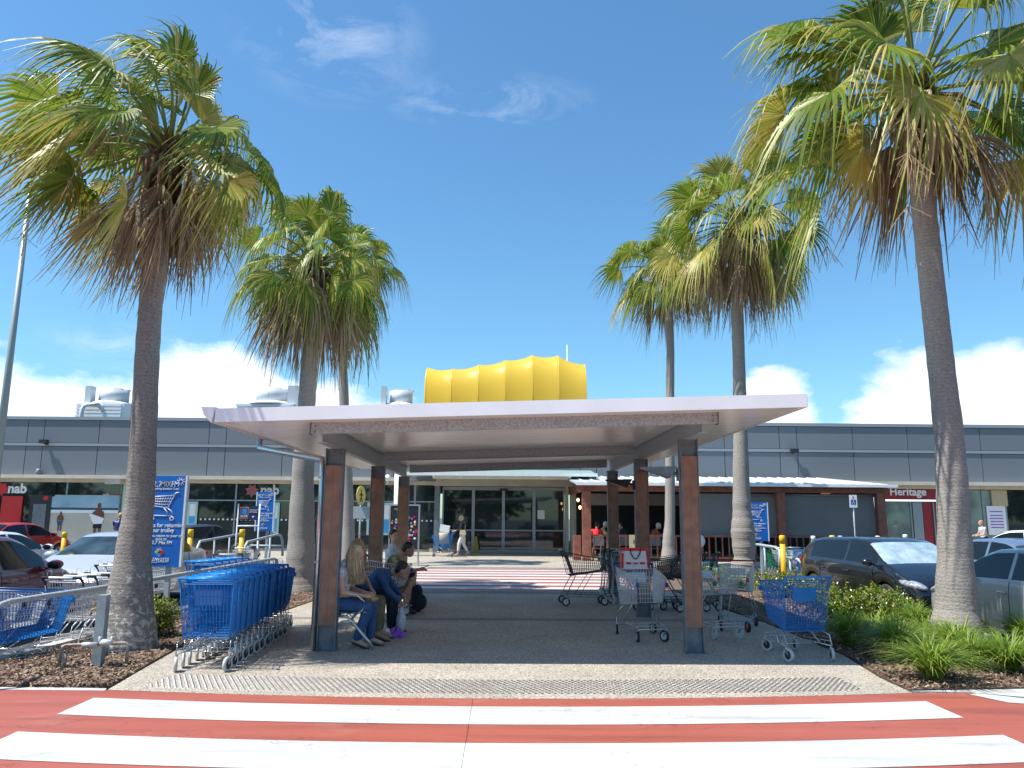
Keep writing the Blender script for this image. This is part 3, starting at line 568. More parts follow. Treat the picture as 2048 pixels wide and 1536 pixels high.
for a, c, nm in ((x0, xa, 'side_light'), (xa, xb, 'sliding_door'), (xb, xc, 'sliding_door'), (xc, x1, 'side_light')):
    zt = lz-.02; g = MB(); g.box(a+.05, c-.05, FY+.0, FY+.02, .12, zt-.1); o = put(g, nm, 'glass'); f = MB()
    for u, v in ((a, a+.07), (c-.07, c)): f.box(u, v, FY-.05, FY+.05, 0, zt)
    for u, v in ((0.0, .12), (.98, 1.04), (zt-.16, zt)): f.box(a+.071, c-.071, FY-.045, FY+.045, u, v)
    f.build('door_frame', 'frame', o)
b = MB(); b.box(xb-.2, xb+.2, FY-.12, FY-.05, lz-.2, lz-.1); put(b, 'door_sensor', 'black')
b = MB(); b.box(FX(1075), FX(1089), FY-.02, FY-.001, 1.55, 1.95); put(b, 'door_notice', 'white')
# pale window behind, dark box above small sign by canopy
b = MB(); b.box(FX(822), FX(873), FY-.6, FY-.56, P(850, 964, FY).z, P(850, 955, FY).z); put(b, 'awning_sign', 'galvd')
# heritage shop
hs = signband('sign_band', 1768, 1878, P(1800, 999, FY).z, 3.06, 'darkred', FY-.02)
def serif(txt, size, x, y, z, m, parent):
    o = letters(txt, size, x, y, z, m, parent, bold=.014); return o
serif('Heritage', .50, FX(1815, 984), FY-.035, P(1810, 984, FY).z, 'white', hs)
b = MB(); b.box(FX(1845), FX(1862), FY+.02, FY+.1, .1, 2.45); b.box(FX(1868), FX(1882), FY+.0, FY+.1, .1, 2.5); put(b, 'red_panel', 'darkred'); b = MB(); b.box(FX(1864), FX(1866.5), FY-.03, FY+.1, .1, 2.45); b.box(FX(1825), FX(1844), FY+.03, FY+.1, .1, 2.45); put(b, 'door_frame', 'frame')
b = MB(); b.box(FX(1973), FX(2010), FY+.05, FY+.1, P(1980, 1070, FY).z, P(1980, 1012, FY).z); o = put(b, 'window_poster', 'white')
b = MB()
for pz in (1022, 1030, 1036, 1042, 1048, 1054): b.box(FX(1978), FX(2004), FY+.04, FY+.049, P(1980, pz+2, FY).z, P(1980, pz, FY).z)
b.build('poster_print', 'purple', o)
b = MB(); b.box(FX(1985), FX(2016), FY+.03, FY+.1, P(1980, 1012, FY).z, 3.05); put(b, 'blind_panel', 'beige')
# facade floodlights / cameras
for px, py, c, lab in ((92, 884, 'black', 'small black floodlight on the blue grey facade above the bank sign'), (1586, 902, 'black', 'small black floodlight on the blue grey facade above the cafe roof'), (776, 956, 'white', 'white dome camera on the facade between two shelter posts'), (1243, 960, 'white', 'white camera on the cafe roof behind the shelter lamp'), (80, 944, 'galvd', 'tiny dark camera just above the cream ledge over the bank')):
    p = P(px, py, FY-.1); b = MB()
    if c == 'black': b.box(-.17, .17, -.3, -.05, -.08, .09); b.box(-.05, .05, -.06, .1, -.12, 0)
    else: b.ell((0, -.12, 0), (.14, .14, .16)); b.box(-.04, .04, -.1, .1, -.26, -.05); b.ell((0, -.24, -.02), (.06, .06, .06))
    o = b.build('floodlight' if c == 'black' else 'security_camera', c); o.location = p; tag(o, lab, 'floodlight' if c == 'black' else 'camera')
# rooftop membrane structure
ym = thing('roof_membrane', 'glossy yellow ribbed fabric roof canopy standing above the entrance', 'canopy', (0, 0, 0))
ridge = [(853, 746), (861, 742), (909, 744), (960, 736), (1011, 727), (1062, 717), (1112, 718), (1163, 735), (1168, 742)]
YM = 42.0; R3 = [P(x, y, YM+1.7) for x, y in ridge]
base = P(1000, 830, YM).z
def memb(u, v):
    t = u*(len(R3)-1); i = min(int(t), len(R3)-2); f = t-i; a, c = R3[i], R3[i+1]; p = a.lerp(c, f)
    dip = 4*f*(1-f)*(.11 if (c-a).length > .6 else 0.0); zt = p.z-dip; a_ = (v*2-1)*math.pi/2*1.0
    endf = min(1.0, (u*8+.0)*1.0+.25, (1-u)*8+.25); dy = 2.6*endf
    # superellipse section, front to back
    ca, sa = math.sin(a_), math.cos(a_); e = .55
    y = YM+1.7+dy*(abs(ca)**e)*(1 if ca > 0 else -1)*(1-dip*.25); z = base+(zt-base)*abs(sa)**e
    return (p.x, y, z)
b = MB()
nper = 10
b.grid(memb, 8*nper, 24); sk = b.build('membrane', leafmat('yellow_membrane', [(1.0, .73, .11), (1.0, .73, .11)], .5, .35), ym)
b = MB()
for i in range(1, 8):
    pts = [Vector(memb(i/8, k/24))+Vector((0, 0, .015)) for k in range(25)]; b.tube(pts, .015, 5)
b.build('rib', mat('yellow_rib', (.97, .66, .12), .3), ym)
b = MB(); b.box(R3[0].x, R3[-1].x, YM-.6, YM+4, 6.0, base+.02); b.build('base', 'panel', ym)
b = MB(); q = P(1134, 690, 44); b.tube([(q.x, 44, 6), (q.x, 44, q.z)], .03, 6); tag(b.build('antenna', 'white'), 'thin white whip antenna behind the yellow roof canopy', 'antenna')
# cooling towers
for (pc, pt, pw, nm) in ((226, 778, 92, 'ribbed white cooling tower at left, with a thick white elbow pipe in front'), (545, 777, 112, 'square white cooling tower half hidden by the skirt of the second left palm'), (800, 779, 78, 'small white cooling tower just left of the yellow canopy')):
    Yc = 41; x = P(pc, 800, Yc).x; wd = pw/FPX*Yc; zt = P(pc, pt, Yc).z; t = thing('cooling_tower', nm, 'cooling tower', (x, Yc, 6.0), group='cooling towers on the roof'); zt -= 6.0
    zb = zt*.58; b = MB(); h = wd/2
    b.box(-h*.98, h*.98, -1.2, 1.2, -.2, zb)
    n = 7
    for k in range(n): b.box(-h, h*.9, -1.27, -1.2, zb*k/n+.03, zb*k/n+.6*zb/n+.03)
    b.build('louvred_casing', 'white', t); b = MB(); b.tube([(0, 0, zb), (0, 0, zb+.16), (0, 0, zb+.22)], [h*1.0, h*.8, h*.62], 24); b.build('cowl', 'white', t)
    b = MB(); b.cyl((0.05, 0), h*.6, zb+.2, zt-.12, 24); b.box(-h*.6, h*.7, -.1, .1, zt-.12, zt-.04); b.box(.1, .5, -.25, .25, zt-.1, zt); b.build('fan_stack', 'lightgrey', t)
    b = MB(); b.box(-h*.85 if pc != 545 else h*.7, -h*.6 if pc != 545 else h*1.1, -.9, -.4, zb*.9, zt+.02); b.build('duct', 'lightgrey', t)
    if pc == 226:
        b = MB(); b.tube([(-h*.62, -1.5, -.2), (-h*.62, -1.5, zb*.7), (-h*.55, -1.5, zb*.86), (-h*.42, -1.5, zb*.92), (h*.0, -1.45, zb*.92), (h*.15, -1.2, zb*.7)], .11, 12); b.build('pipe', 'white', t)
# white column by the entrance
b = MB(); x = P(799, 1000, 33).x; b.cyl((x, 33), .24, 0, 4.6, 24); b.box(x-.35, x+.35, 32.65, 33.35, 0, .03)
tag(b.build('column', 'white'), 'round white column standing beside the food menu board', 'column')
# tall lamp post at far left
tp = P(62, 368, 20); lp = thing('lamp_post', 'tall tapered galvanised lamp post at the far left edge', 'lamp post', (tp.x, 20, GZ))
b = MB(); b.tube([(0, 0, 0), (0, 0, tp.z-GZ)], [.12, .055], 12); b.box(-.18, .18, -.18, .18, 0, .03); b.build('pole', mat('lamp_pole', (.34, .38, .36), .5, .3), lp)
b = MB(); b.tube([(0, 0, tp.z-GZ), (.05, 0, tp.z-GZ+.3), (.5, 0, tp.z-GZ+.45)], .04, 8); b.ell((.8, 0, tp.z-GZ+.45), (.4, .17, .08)); b.build('lamp_head', 'galv', lp)
# ============================================================ cafe pergola
CY = 30.0
cf = thing('cafe_pergola', 'red stained timber cafe pergola with dark roll down blinds and balustrade', 'pergola', (0, 0, 0))
def CX(px, py=1050): return P(px, py, CY).x
pz = lambda py, px=1500: P(px, py, CY).z
xl, xr = CX(1172), CX(1770); bz0, bz1 = pz(984, 1400), pz(973, 1400)
for px in (1173, 1563, 1763): b = MB(); x = CX(px); b.box(x-.16, x+.16, CY-.13, CY+.13, 0, bz0-.001); b.build('post', 'timber_red', cf)
b = MB(); b.box(xl-.3, xr+.2, CY-.06, CY+.06, bz0, bz1); b.box(xl-.12, xl+.0, CY+.061, FY-.3, bz0+.02, bz1+.1); b.box(xr+.02, xr+.14, CY+.061, FY-.3, bz0+.02, bz1+.1); b.build('beam', 'timber_red', cf)
b = MB(); b.hexa([(xl-.4, CY-.45, bz1+.02), (xr+.35, CY-.45, bz1+.02), (xr-.5, FY-.2, bz1+.62), (xl-.4, FY-.2, bz1+.62), (xl-.4, CY-.45, bz1+.08), (xr+.35, CY-.45, bz1+.08), (xr-.5, FY-.2, bz1+.68), (xl-.4, FY-.2, bz1+.68)])
rf = b.build('roof', 'galv', cf); b = MB(); b.box(xl-.42, xr+.37, CY-.5, CY-.451, bz1, bz1+.11)
for k in range(26): x = xl+(xr-xl)*k/25; b.hexa([(x, CY-.44, bz1+.085), (x+.04, CY-.44, bz1+.085), (x+.04-.02, FY-.2, bz1+.685), (x-.02, FY-.2, bz1+.685), (x, CY-.44, bz1+.12), (x+.04, CY-.44, bz1+.12), (x+.02, FY-.2, bz1+.72), (x-.02, FY-.2, bz1+.72)])
b.build('roof_ribs', 'white', rf)
def blindp(px0, px1, y=CY+.1, zb=None):
    zb = pz(1071) if zb is None else zb; x0, x1 = CX(px0), CX(px1)
    def fn(u, v): return (x0+(x1-x0)*u, y+.025*math.sin(3*u+5*v)+.03*math.sin(u*9-v*7)*v*(1-v), zb+(bz0-.12-zb)*v)
    b = MB(); b.grid(fn, 24, 10); b.tube([(x0, y, zb), (x1, y, zb)], .03, 6); b.tube([(x0, y, bz0-.09), (x1, y, bz0-.09)], .05, 8); return b.build('blind', 'blind', cf)
blindp(1397, 1556); blindp(1572, 1754)
b = MB(); b.box(CX(1180), CX(1397), CY+3.2, CY+3.25, pz(1010), bz0); b.build('rolled_blind', 'blind', cf)
b = MB(); b.box(CX(1182), xr, FY-.6, FY-.5, 0, 3.1); b.box(xr-.05, xr+.0, CY+.2, FY-.6, 0, .02); b.build('back_wall', 'dark', cf)
b = MB()
z1 = pz(1075)
for a, c in ((1182, 1395), (1397, 1556), (1572, 1756)):
    x0, x1 = CX(a), CX(c); b.box(x0, x1, CY-.05, CY+.05, z1, z1+.07); b.box(x0, x1, CY-.03, CY+.03, .12, .18); n = max(2, int((x1-x0)/.24))
    for k in range(n): x = x0+(x1-x0)*(k+.5)/n; b.box(x-.025, x+.025, CY-.02, CY+.02, .181, z1-.001)
b.build('balustrade', 'timber_red', cf)
b = MB()
for px, py in ((1156, 1000), (1160, 1015)): p = P(px, py, 32); b.ell(p, (.05, .05, .07)); 
b.build('lamp_bulb', mat('warm_bulb', (1, .6, .25), .4, emit=((1, .55, .2), 6)), cf)
# chairs and low wall of cafe at the left end
b = MB(); b.box(CX(1148), CX(1163), CY+.2, CY+.5, 0, .95)
tag(b.build('planter_box', 'timber_red'), 'red timber planter box at the open end of the cafe', 'planter')
def cchair(px, lab, Y=CY+.7):
    t = thing('cafe_chair', lab, 'chair', (CX(px), Y, 0), group='cafe chairs'); b = MB(); b.box(-.22, .22, -.2, .2, .43, .46); b.build('seat', 'galvd', t); b = MB(); b.box(-.21, .21, -.24, -.21, .55, .9); b.build('backrest', 'galvd', t)
    for sx in (-.2, .2):
        for sy in (-.2, .18): b = MB(); b.tube([(sx, sy, 0), (sx, sy, .43 if sy > 0 else .9)], .015, 6); b.build('leg', 'timber_red', t)
cchair(1200, 'cafe chair with grey back under the person in red'); cchair(1318, 'cafe chair under the grey haired person in orange', CY+1.0); cchair(1256, 'cafe chair under the person resting one hand on the head', CY+1.2)
for px, Y in ((1228, 1.0), (1290, 1.6)):
    t = thing('cafe_table', 'small cafe table beside the person in red' if px < 1250 else 'small cafe table between the two diners further right', 'table', (CX(px), CY+Y, 0)); b = MB(); b.box(-.35, .35, -.35, .35, .72, .75); b.build('table_top', 'timber_red', t); b = MB(); b.cyl((0, 0), .03, .02, .72, 8); b.cyl((0, 0), .2, 0, .02, 12); b.build('table_base', 'galvd', t)
b = MB(); p = P(1270, 1083, 29.6); b.box(-.28, .28, -.02, .02, -.24, .24); o = b.build('cafe_sign', 'beige'); o.location = (p.x+.1, 29.82, p.z); tag(o, 'square cream sign lettered raf hung on the cafe balustrade', 'sign'); letters('raf', .26, 0, -.025, 0, 'black', o, bold=.006)
b = MB(); b.cyl((0, 0), .02, 0, .7, 6); o = b.build('balloon', 'white'); bpy.data.objects.remove(o)
p = P(1400, 1082, 28.5); b = MB(); b.ell((0, 0, 0), (.19, .19, .23)); b.tube([(0, 0, -.23), (0.02, 0, -1.0)], .004, 4); o = b.build('balloon', mat('pink_white', (.8, .66, .68), .35)); o.location = p; tag(o, 'pale pink balloon by the balustrade right of the shelter post', 'balloon')
# ============================================================ palms
def fan(mb, hub, d, up, Lr, spread, nseg, droop, wind, mi, cup=.25, ragged=.12, wide=1.0):
    d = d.normalized(); s = d.cross(up)
    if s.length < 1e-3: s = d.cross(Vector((1, 0, 0)))
    s.normalize(); n = s.cross(d); da = 2*spread/(nseg-1)
    ts = (0.03, .22, .45, .62, .8, 1.0)
    for k in range(nseg):
        a = -spread+da*k; dv = (d*math.cos(a)+s*math.sin(a)+n*cup*(a/spread)**2*.8).normalized()
        ln = Lr*(.80+.20*math.cos(a))*rnd(1-ragged, 1+ragged*.5); m = 1 if (mi == 0 and (random.random() < .18)) else mi
        bend = Vector(wind)*rnd(.55, 1.25)+Vector((rnd(-.12, .12), rnd(-.12, .12), rnd(-.12, .05))); drp = droop*rnd(.6, 1.35)
        vs = []; side = (-d*math.sin(a)+s*math.cos(a))
        for t in ts:
            q = max(0.0, t-.44)/.56; p = hub+dv*ln*t+(Vector((0, 0, -1))*drp+bend)*(q**1.7)*ln*.75-dv*ln*.30*q*q*min(1.0, drp)
            w_ = ln*t*math.tan(da/2)*1.04*wide if t <= .46 else ln*.45*math.tan(da/2)*1.04*wide*max(.10, (1-(t-.45)/.57))
            vs += [p-side*w_, p+n*w_*.75, p+side*w_]
        fs = []
        for i in range(len(ts)-1):
            o = 3*i; fs += [(o, o+3, o+4, o+1), (o+1, o+4, o+5, o+2)]
        mb.add(vs, fs, m, False)
def crown(parent, top, S, n, wind, droop=.6, elmin=-28, extra=(), nseg=34, topel=82, seed=1, dead=12, deadlen=1.0, stalks=5, deadr=.42, yell=.12):
    random.seed(seed); g = MB(); pt = MB(); dd = MB(); st = MB()
    lst = []
    for i in range(n):
        u = (i+.5)/n; e = topel-(topel-elmin)*u**.9; a = i*2.39996+rnd(-.3, .3); lst.append((a, R(e+rnd(-7, 7)), 1.0))
    lst += [(R(a), R(e), l) for a, e, l in extra]
    for a, e, l in lst:
        pl = S*rnd(.55, 1.1)*l; h = Vector((math.cos(a)*math.cos(e), math.sin(a)*math.cos(e), math.sin(e)))
        sag = .20*pl*max(.05, math.cos(e)); w0 = Vector(wind)*.35*pl
        pts = []
        for k in range(6):
            t = k/5; pts.append(top+h*(.06*S+pl*t)+Vector((0, 0, -1))*sag*t*t*1.3+w0*t*t+Vector((0, 0, -.12*S)))
        pt.tube(pts, [.026*S, .02*S, .016*S, .014*S, .012*S, .011*S], 5)
        dv = (pts[-1]-pts[-2]).normalized(); dv = (dv+Vector((0, 0, -.30))*math.cos(e)+Vector(wind)*.25).normalized(); dr_ = droop*(.35+.65*max(0, math.cos(e))) if e > 0 else droop
        up = Vector((rnd(-.9, .9), rnd(-.9, .9), 1)); dr_ *= rnd(.7, 1.5)
        if abs(dv.z) > .8: up = Vector((rnd(-1, 1), rnd(-1, 1), .2))
        y = random.random() < (yell*3 if e < R(15) else yell*.8)
        fan(g, pts[-1], dv, up, S*rnd(.62, .84), R(rnd(92, 118)), nseg, dr_, wind, 1 if y else 0)
    for i in range(dead):
        a = i*2.39996+rnd(-.3, .3); r = S*deadr*rnd(.55, 1.15); z = -S*rnd(.32, .72)
        hub = top+Vector((math.cos(a)*r, math.sin(a)*r, z)); m = top+Vector((math.cos(a)*r*.9, math.sin(a)*r*.9, -.22*S))
        dd.tube([top+Vector((0, 0, -.12*S)), m, hub], [.024*S, .018*S, .013*S], 5)
        dv = Vector((math.cos(a)*.14+wind[0]*.12, math.sin(a)*.14, -1)); fan(dd, hub, dv, Vector((math.cos(a), math.sin(a), .1)), S*rnd(.75, 1.05)*deadlen, R(rnd(22, 40)), 30, .35, (wind[0]*.25, 0, -.1), 2, cup=.8, ragged=.3, wide=1.9)
    for i in range(stalks):
        a = i*2.39996+1+rnd(-.4, .4); e = R(rnd(5, 40)); h = Vector((math.cos(a)*math.cos(e), math.sin(a)*math.cos(e), math.sin(e))); ln = S*rnd(1.3, 1.9); pts = []
        for k in range(9):
            t = k/8; pts.append(top+h*ln*t*(1-.25*t)+Vector((0, 0, -1))*ln*.95*t**2.2+Vector(wind)*.3*ln*t*t)
        st.tube(pts, [.014*S*(1-.7*k/8) for k in range(9)], 4)
        for q in range(34):
            k = random.randint(4, 8); p = pts[k]+Vector((0, 0, -.02)); e2 = p+Vector((rnd(-.16, .16), rnd(-.16, .16), -rnd(.06, .34)))*S*.8; st.tube([p, p.lerp(e2, .5)+Vector((rnd(-.03, .03), rnd(-.03, .03), 0)), e2], .0028*S, 3, cap=False)
    pt.build('petioles', 'petiole', parent); g.build('crown', ['frond', 'frond_yellow'], parent)
    o = dd.build('dead_fronds', ['frond_dead', 'frond_dead', 'frond_dead'], parent); 
    if stalks: st.build('flower_stalks', 'stalk', parent)
def palm(label, Y, trunk, S, bark='bark', boots=.75, **kw):
    base = P(trunk[0][0], trunk[0][1], Y); base.z = GZ if False else 0.0
    t = thing('palm_tree', label, 'palm tree', base, group='fan palms flanking the shelter walkway')
    pts = []; rs = []
    for px, py, wpx in trunk:
        p = P(px, py, Y)-base; pts.append(Vector((p.x, 0, p.z))); rs.append(wpx/2/FPX*Y*1.0)
    pts[0].z = -.05; 
    # resample smoothly
    P2 = []; R2 = []
    for i in range(len(pts)-1):
        for k in range(12):
            f = k/12; P2.append(pts[i].lerp(pts[i+1], f)); f2 = f*f*(3-2*f); R2.append((rs[i]+(rs[i+1]-rs[i])*f2)*rnd(.975, 1.025))
    P2.append(pts[-1]); R2.append(rs[-1]); b = MB(); b.tube(P2, R2, 28); b.build('trunk', bark, t)
    top = pts[-1]; r = rs[-1]
    b = MB(); zb = top.z-boots*S; b.tube([(top.x, 0, zb), (top.x, 0, zb+.25*S), (top.x, 0, top.z-.1*S), (top.x, 0, top.z+.06*S)], [r*1.02, r*1.25, r*1.3, r*.6], 14)
    for i in range(70):
        a = i*2.39996; z = zb+(top.z-zb)*i/70; e = Vector((math.cos(a), math.sin(a), 0)); c = Vector((top.x, 0, z))+e*r*1.12; s_ = Vector((-e.y, e.x, 0))
        b.add([c-s_*.06*S, c+s_*.06*S, c+e*.07*S+s_*.02*S+Vector((0, 0, .16*S)), c+e*.07*S-s_*.02*S+Vector((0, 0, .16*S)), c+e*.01+Vector((0, 0, .06*S))-e*.06], [(0, 1, 2, 3), (1, 0, 4), (0, 3, 4), (1, 4, 2)])
    b.build('leaf_bases', 'boot', t)
    crown(t, top, S, **kw); random.seed(11); return t
WL = (-.42, .0, -.12)
palm('tall windblown palm at front left, lichen on its swollen base', 9.9, [(256, 1315, 116), (257, 1290, 104), (259, 1200, 84), (267, 1100, 64), (280, 1000, 54), (288, 850, 49), (295, 700, 46), (302, 600, 45), (315, 450, 46), (336, 285, 48)], 1.34, 'bark_lichen',
     boots=.95, n=30, wind=WL, droop=.55, elmin=-10, seed=3, dead=20, deadlen=.85, stalks=6, deadr=.3, extra=((185, 20, 1.15), (175, 0, 1.1), (190, 45, 1.1), (200, -15, 1.0), (-20, -10, 1.25), (10, 15, 1.1), (-75, -35, .9), (160, -25, 1.1)))
palm('tall palm at front right, long pale dead fronds hanging separately under its crown', 10.65, [(1914, 1300, 112), (1913, 1270, 92), (1912, 1200, 74), (1910, 1100, 62), (1906, 1000, 59), (1899, 880, 54), (1873, 650, 50), (1850, 440, 48), (1836, 300, 46), (1824, 165, 50)], 1.72,
     boots=.85, n=30, wind=(-.28, 0, -.1), droop=.75, elmin=-14, seed=6, dead=10, deadlen=.85, stalks=6, deadr=.36, extra=((180, 5, 1.1), (185, -20, 1.1), (172, 25, 1.2), (0, 0, 1.1), (-10, -25, 1.1), (200, -40, 1.0), (178, 45, 1.2)))
palm('thick palm behind the blue trolley row, dense dark brown skirt of dead fronds', 17.5, [(604, 1185, 70), (602, 1150, 58), (603, 1050, 50), (606, 950, 42), (614, 800, 34), (620, 700, 32), (630, 522, 36)], 1.42,
     boots=.9, n=38, wind=(-.12, 0, -.1), droop=.8, elmin=-32, seed=9, dead=22, deadlen=1.25, stalks=7, deadr=.42)
palm('slender palm farthest in the left row, visible behind the shelter posts', 27.0, [(697, 1105, 30), (697, 1050, 24), (694, 950, 22), (688, 800, 19), (685, 700, 17), (690, 520, 19)], 1.45,
     boots=.6, n=30, wind=(.15, 0, -.1), droop=.8, elmin=-20, seed=12, dead=5, deadlen=.9, stalks=5, extra=((5, 10, 1.1), (10, 45, 1.1)))
palm('palm with a bulge low on its trunk and a skirt of tan dead fronds', 19.4, [(1490, 1165, 66), (1489, 1130, 52), (1489, 1115, 40), (1488, 1095, 44), (1486, 1065, 46), (1484, 1020, 36), (1482, 950, 32), (1481, 850, 27), (1477, 700, 25), (1474, 600, 24), (1478, 436, 27)], 1.6,
     boots=.8, n=38, wind=(-.12, 0, -.1), droop=.6, elmin=-30, seed=15, dead=22, deadlen=1.1, stalks=7, deadr=.4)
palm('slim palm, farthest of the right row, crown left of the bulging palm', 28.0, [(1337, 1118, 34), (1337, 1090, 24), (1340, 1040, 20), (1340, 980, 19), (1340, 800, 17), (1341, 700, 16), (1335, 535, 18)], 1.65,
     boots=.7, n=32, wind=(-.15, 0, -.1), droop=.65, elmin=-20, seed=18, dead=10, deadlen=.95, stalks=4, deadr=.5)
# ============================================================ plants
def clump_mesh(seed, n, h, rad):
    random.seed(seed); b = MB()
    for i in range(n):
        a = rnd(0, 6.283); lean = rnd(.15, 1.0)**.6; ln = h*rnd(.7, 1.25); o = Vector((rnd(-.06, .06), rnd(-.06, .06), 0)); e = Vector((math.cos(a), math.sin(a), 0)); s = Vector((-e.y, e.x, 0)); wd = rnd(.005, .010)
        vs = []
        for k in range(5):
            t = k/4; p = o+e*rad*lean*(t**1.3)+Vector((0, 0, 1))*ln*(t-(.25+.75*lean)*t*t*.74); w_ = wd*(1-t)**.6+.0006; vs += [p-s*w_, p+s*w_]
        b.add(vs, [(2*k, 2*k+1, 2*k+3, 2*k+2) for k in range(4)])
    return b
clumps = []
for i in range(4):
    o = clump_mesh(40+i, 460, .60, .62).build('strappy_plant', 'grass'); clumps.append(o); 
random.seed(5)
spots = [(1700, 1292, 1.0, 'dark strappy plant nearest the blue trolley wheels'), (1795, 1318, 1.0, 'strappy plant in the middle of the bed, second row from the path'), (1866, 1362, 1.0, 'yellow green strappy plant at the front edge of the right bed'), (1912, 1310, 1.0, 'strappy plant right at the foot of the right palm'),
         (2020, 1345, .95, 'strappy plant at the front right corner of the photo'), (1985, 1268, .8, 'strappy plant just right of the palm foot by the grey car'), (1760, 1240, 1.0, 'strappy plant below the bumper of the black hatchback'), (1830, 1262, 1.0, 'strappy plant just left of the right palm trunk'),
         (1712, 1248, .9, 'strappy plant between the shrub and the front clump'), (2050, 1290, .9, 'strappy plant below the grey car door'), (1860, 1290, .9, 'strappy plant between the front clump and the palm trunk'), (1750, 1275, .9, 'strappy plant in the second row, behind the middle one'), (1800, 1225, 1.0, 'strappy plant at the back of the bed below the black hatchback headlamp'), (1950, 1335, .8, 'small strappy plant in front of the palm foot'), (2035, 1262, 1.0, 'strappy plant at the back right below the grey car window')]
for i, (px, py, s, lab) in enumerate(spots):
    o = clumps[i] if i < 4 else clumps[i % 4].copy()
    if i >= 4: C.objects.link(o)
    p = G(px, py); o.location = (p.x, p.y, 0); o.rotation_euler.z = rnd(0, 6); s *= 1.12; o.scale = (s, s, s*rnd(.9, 1.1)); tag(o, lab, 'plant', 'strappy leaved plants in the beds')
far = [(1412, 1165, 1.1, 21.0, 'strappy plant beside the right front shelter post, behind the grey trolley'), (1452, 1165, 1.1, 20.3, 'strappy plant just left of the bulging palm'), (1470, 1172, .8, 18.9, 'low strappy plant at the foot of the bulging palm'), (712, 1120, 1.1, 24.0, 'strappy plant behind the blond woman, left of the second shelter post'), (735, 1118, 1.0, 23.6, 'strappy plant touching the second left shelter post'), (560, 1165, .5, 17.2, 'tiny strappy plant left of the thick left palm'), (640, 1165, .8, 18.5, 'strappy plant right of the thick left palm by the downpipe'), (668, 1125, .9, 23, 'strappy plant seen left of the first left shelter post')]
for i, (px, py, s, Y, lab) in enumerate(far):
    o = clumps[i % 4].copy(); C.objects.link(o); o.location = (P(px, py, Y).x, Y, 0); o.scale = (s, s, s); o.rotation_euler.z = rnd(0, 6); tag(o, lab, 'plant', 'strappy leaved plants in the beds')
def shrub(label, c, r, n, leaf=.045, seed=1):
    random.seed(seed); t = thing('shrub', label, 'shrub', (c[0], c[1], 0)); b = MB(); st = MB()
    for i in range(n):
        u = Vector((random.gauss(0, 1), random.gauss(0, 1), random.gauss(0, 1))).normalized()*(random.random()**.4)
        lump = .8+.35*math.sin(u.x*7+seed)*math.cos(u.y*6+u.z*5)
        p = Vector((u.x*r[0]*lump, u.y*r[1]*lump, max(.02, r[2]*.5+u.z*r[2]*.55*lump)))
        for q in range(3):
            e = Euler((rnd(-1.1, 1.1), rnd(-1.1, 1.1), rnd(0, 6.3))).to_matrix(); l = leaf*rnd(.7, 1.2); o = p+Vector((rnd(-.03, .03), rnd(-.03, .03), rnd(-.02, .02)))
            b.add([o+e @ Vector(v) for v in ((0, 0, 0), (l*.5, -l*.36, .006), (l*1.05, 0, -.002), (l*.5, l*.36, .006))], [(0, 1, 2, 3)])
    for i in range(26):
        a = rnd(0, 6.28); k = rnd(.2, .85); st.tube([(rnd(-.1, .1)*r[0], rnd(-.1, .1)*r[1], 0), (math.cos(a)*r[0]*k*.6, math.sin(a)*r[1]*k*.6, r[2]*.4), (math.cos(a)*r[0]*k, math.sin(a)*r[1]*k, r[2]*.8)], [.01, .007, .003], 4)
    st.build('stems', 'bark', t); b.build('foliage', 'shrub', t); random.seed(seed+99); return t
def PX2(px, Y): return P(px, 1100, Y).x
shrub('glossy leaved low shrub in front of the black hatchback wheel', (PX2(1690, 12.3), 12.3), (.75, .6, .62), 2000, seed=2)
shrub('glossy leaved shrub between the blue trolley and the black hatchback bumper', (PX2(1755, 12.6), 12.6), (.6, .5, .6), 1500, seed=8)
shrub('low glossy shrub behind the red handled trolley under the yellow bollard', (PX2(1560, 16.5), 16.5), (.8, .5, .6), 1200, seed=3)
shrub('low glossy shrub behind the blue trolley handle beside the black hatchback', (PX2(1620, 15.6), 15.6), (.6, .5, .5), 900, seed=4)
shrub('bright green shrub with reddish tips between the front left palm and the blue trolley row', (PX2(322, 10.9), 10.9), (.33, .35, .55), 900, seed=5)
shrub('small shrub in the far left bed beside the thick palm', (PX2(640, 19.5), 19.5), (.4, .4, .4), 400, seed=6)
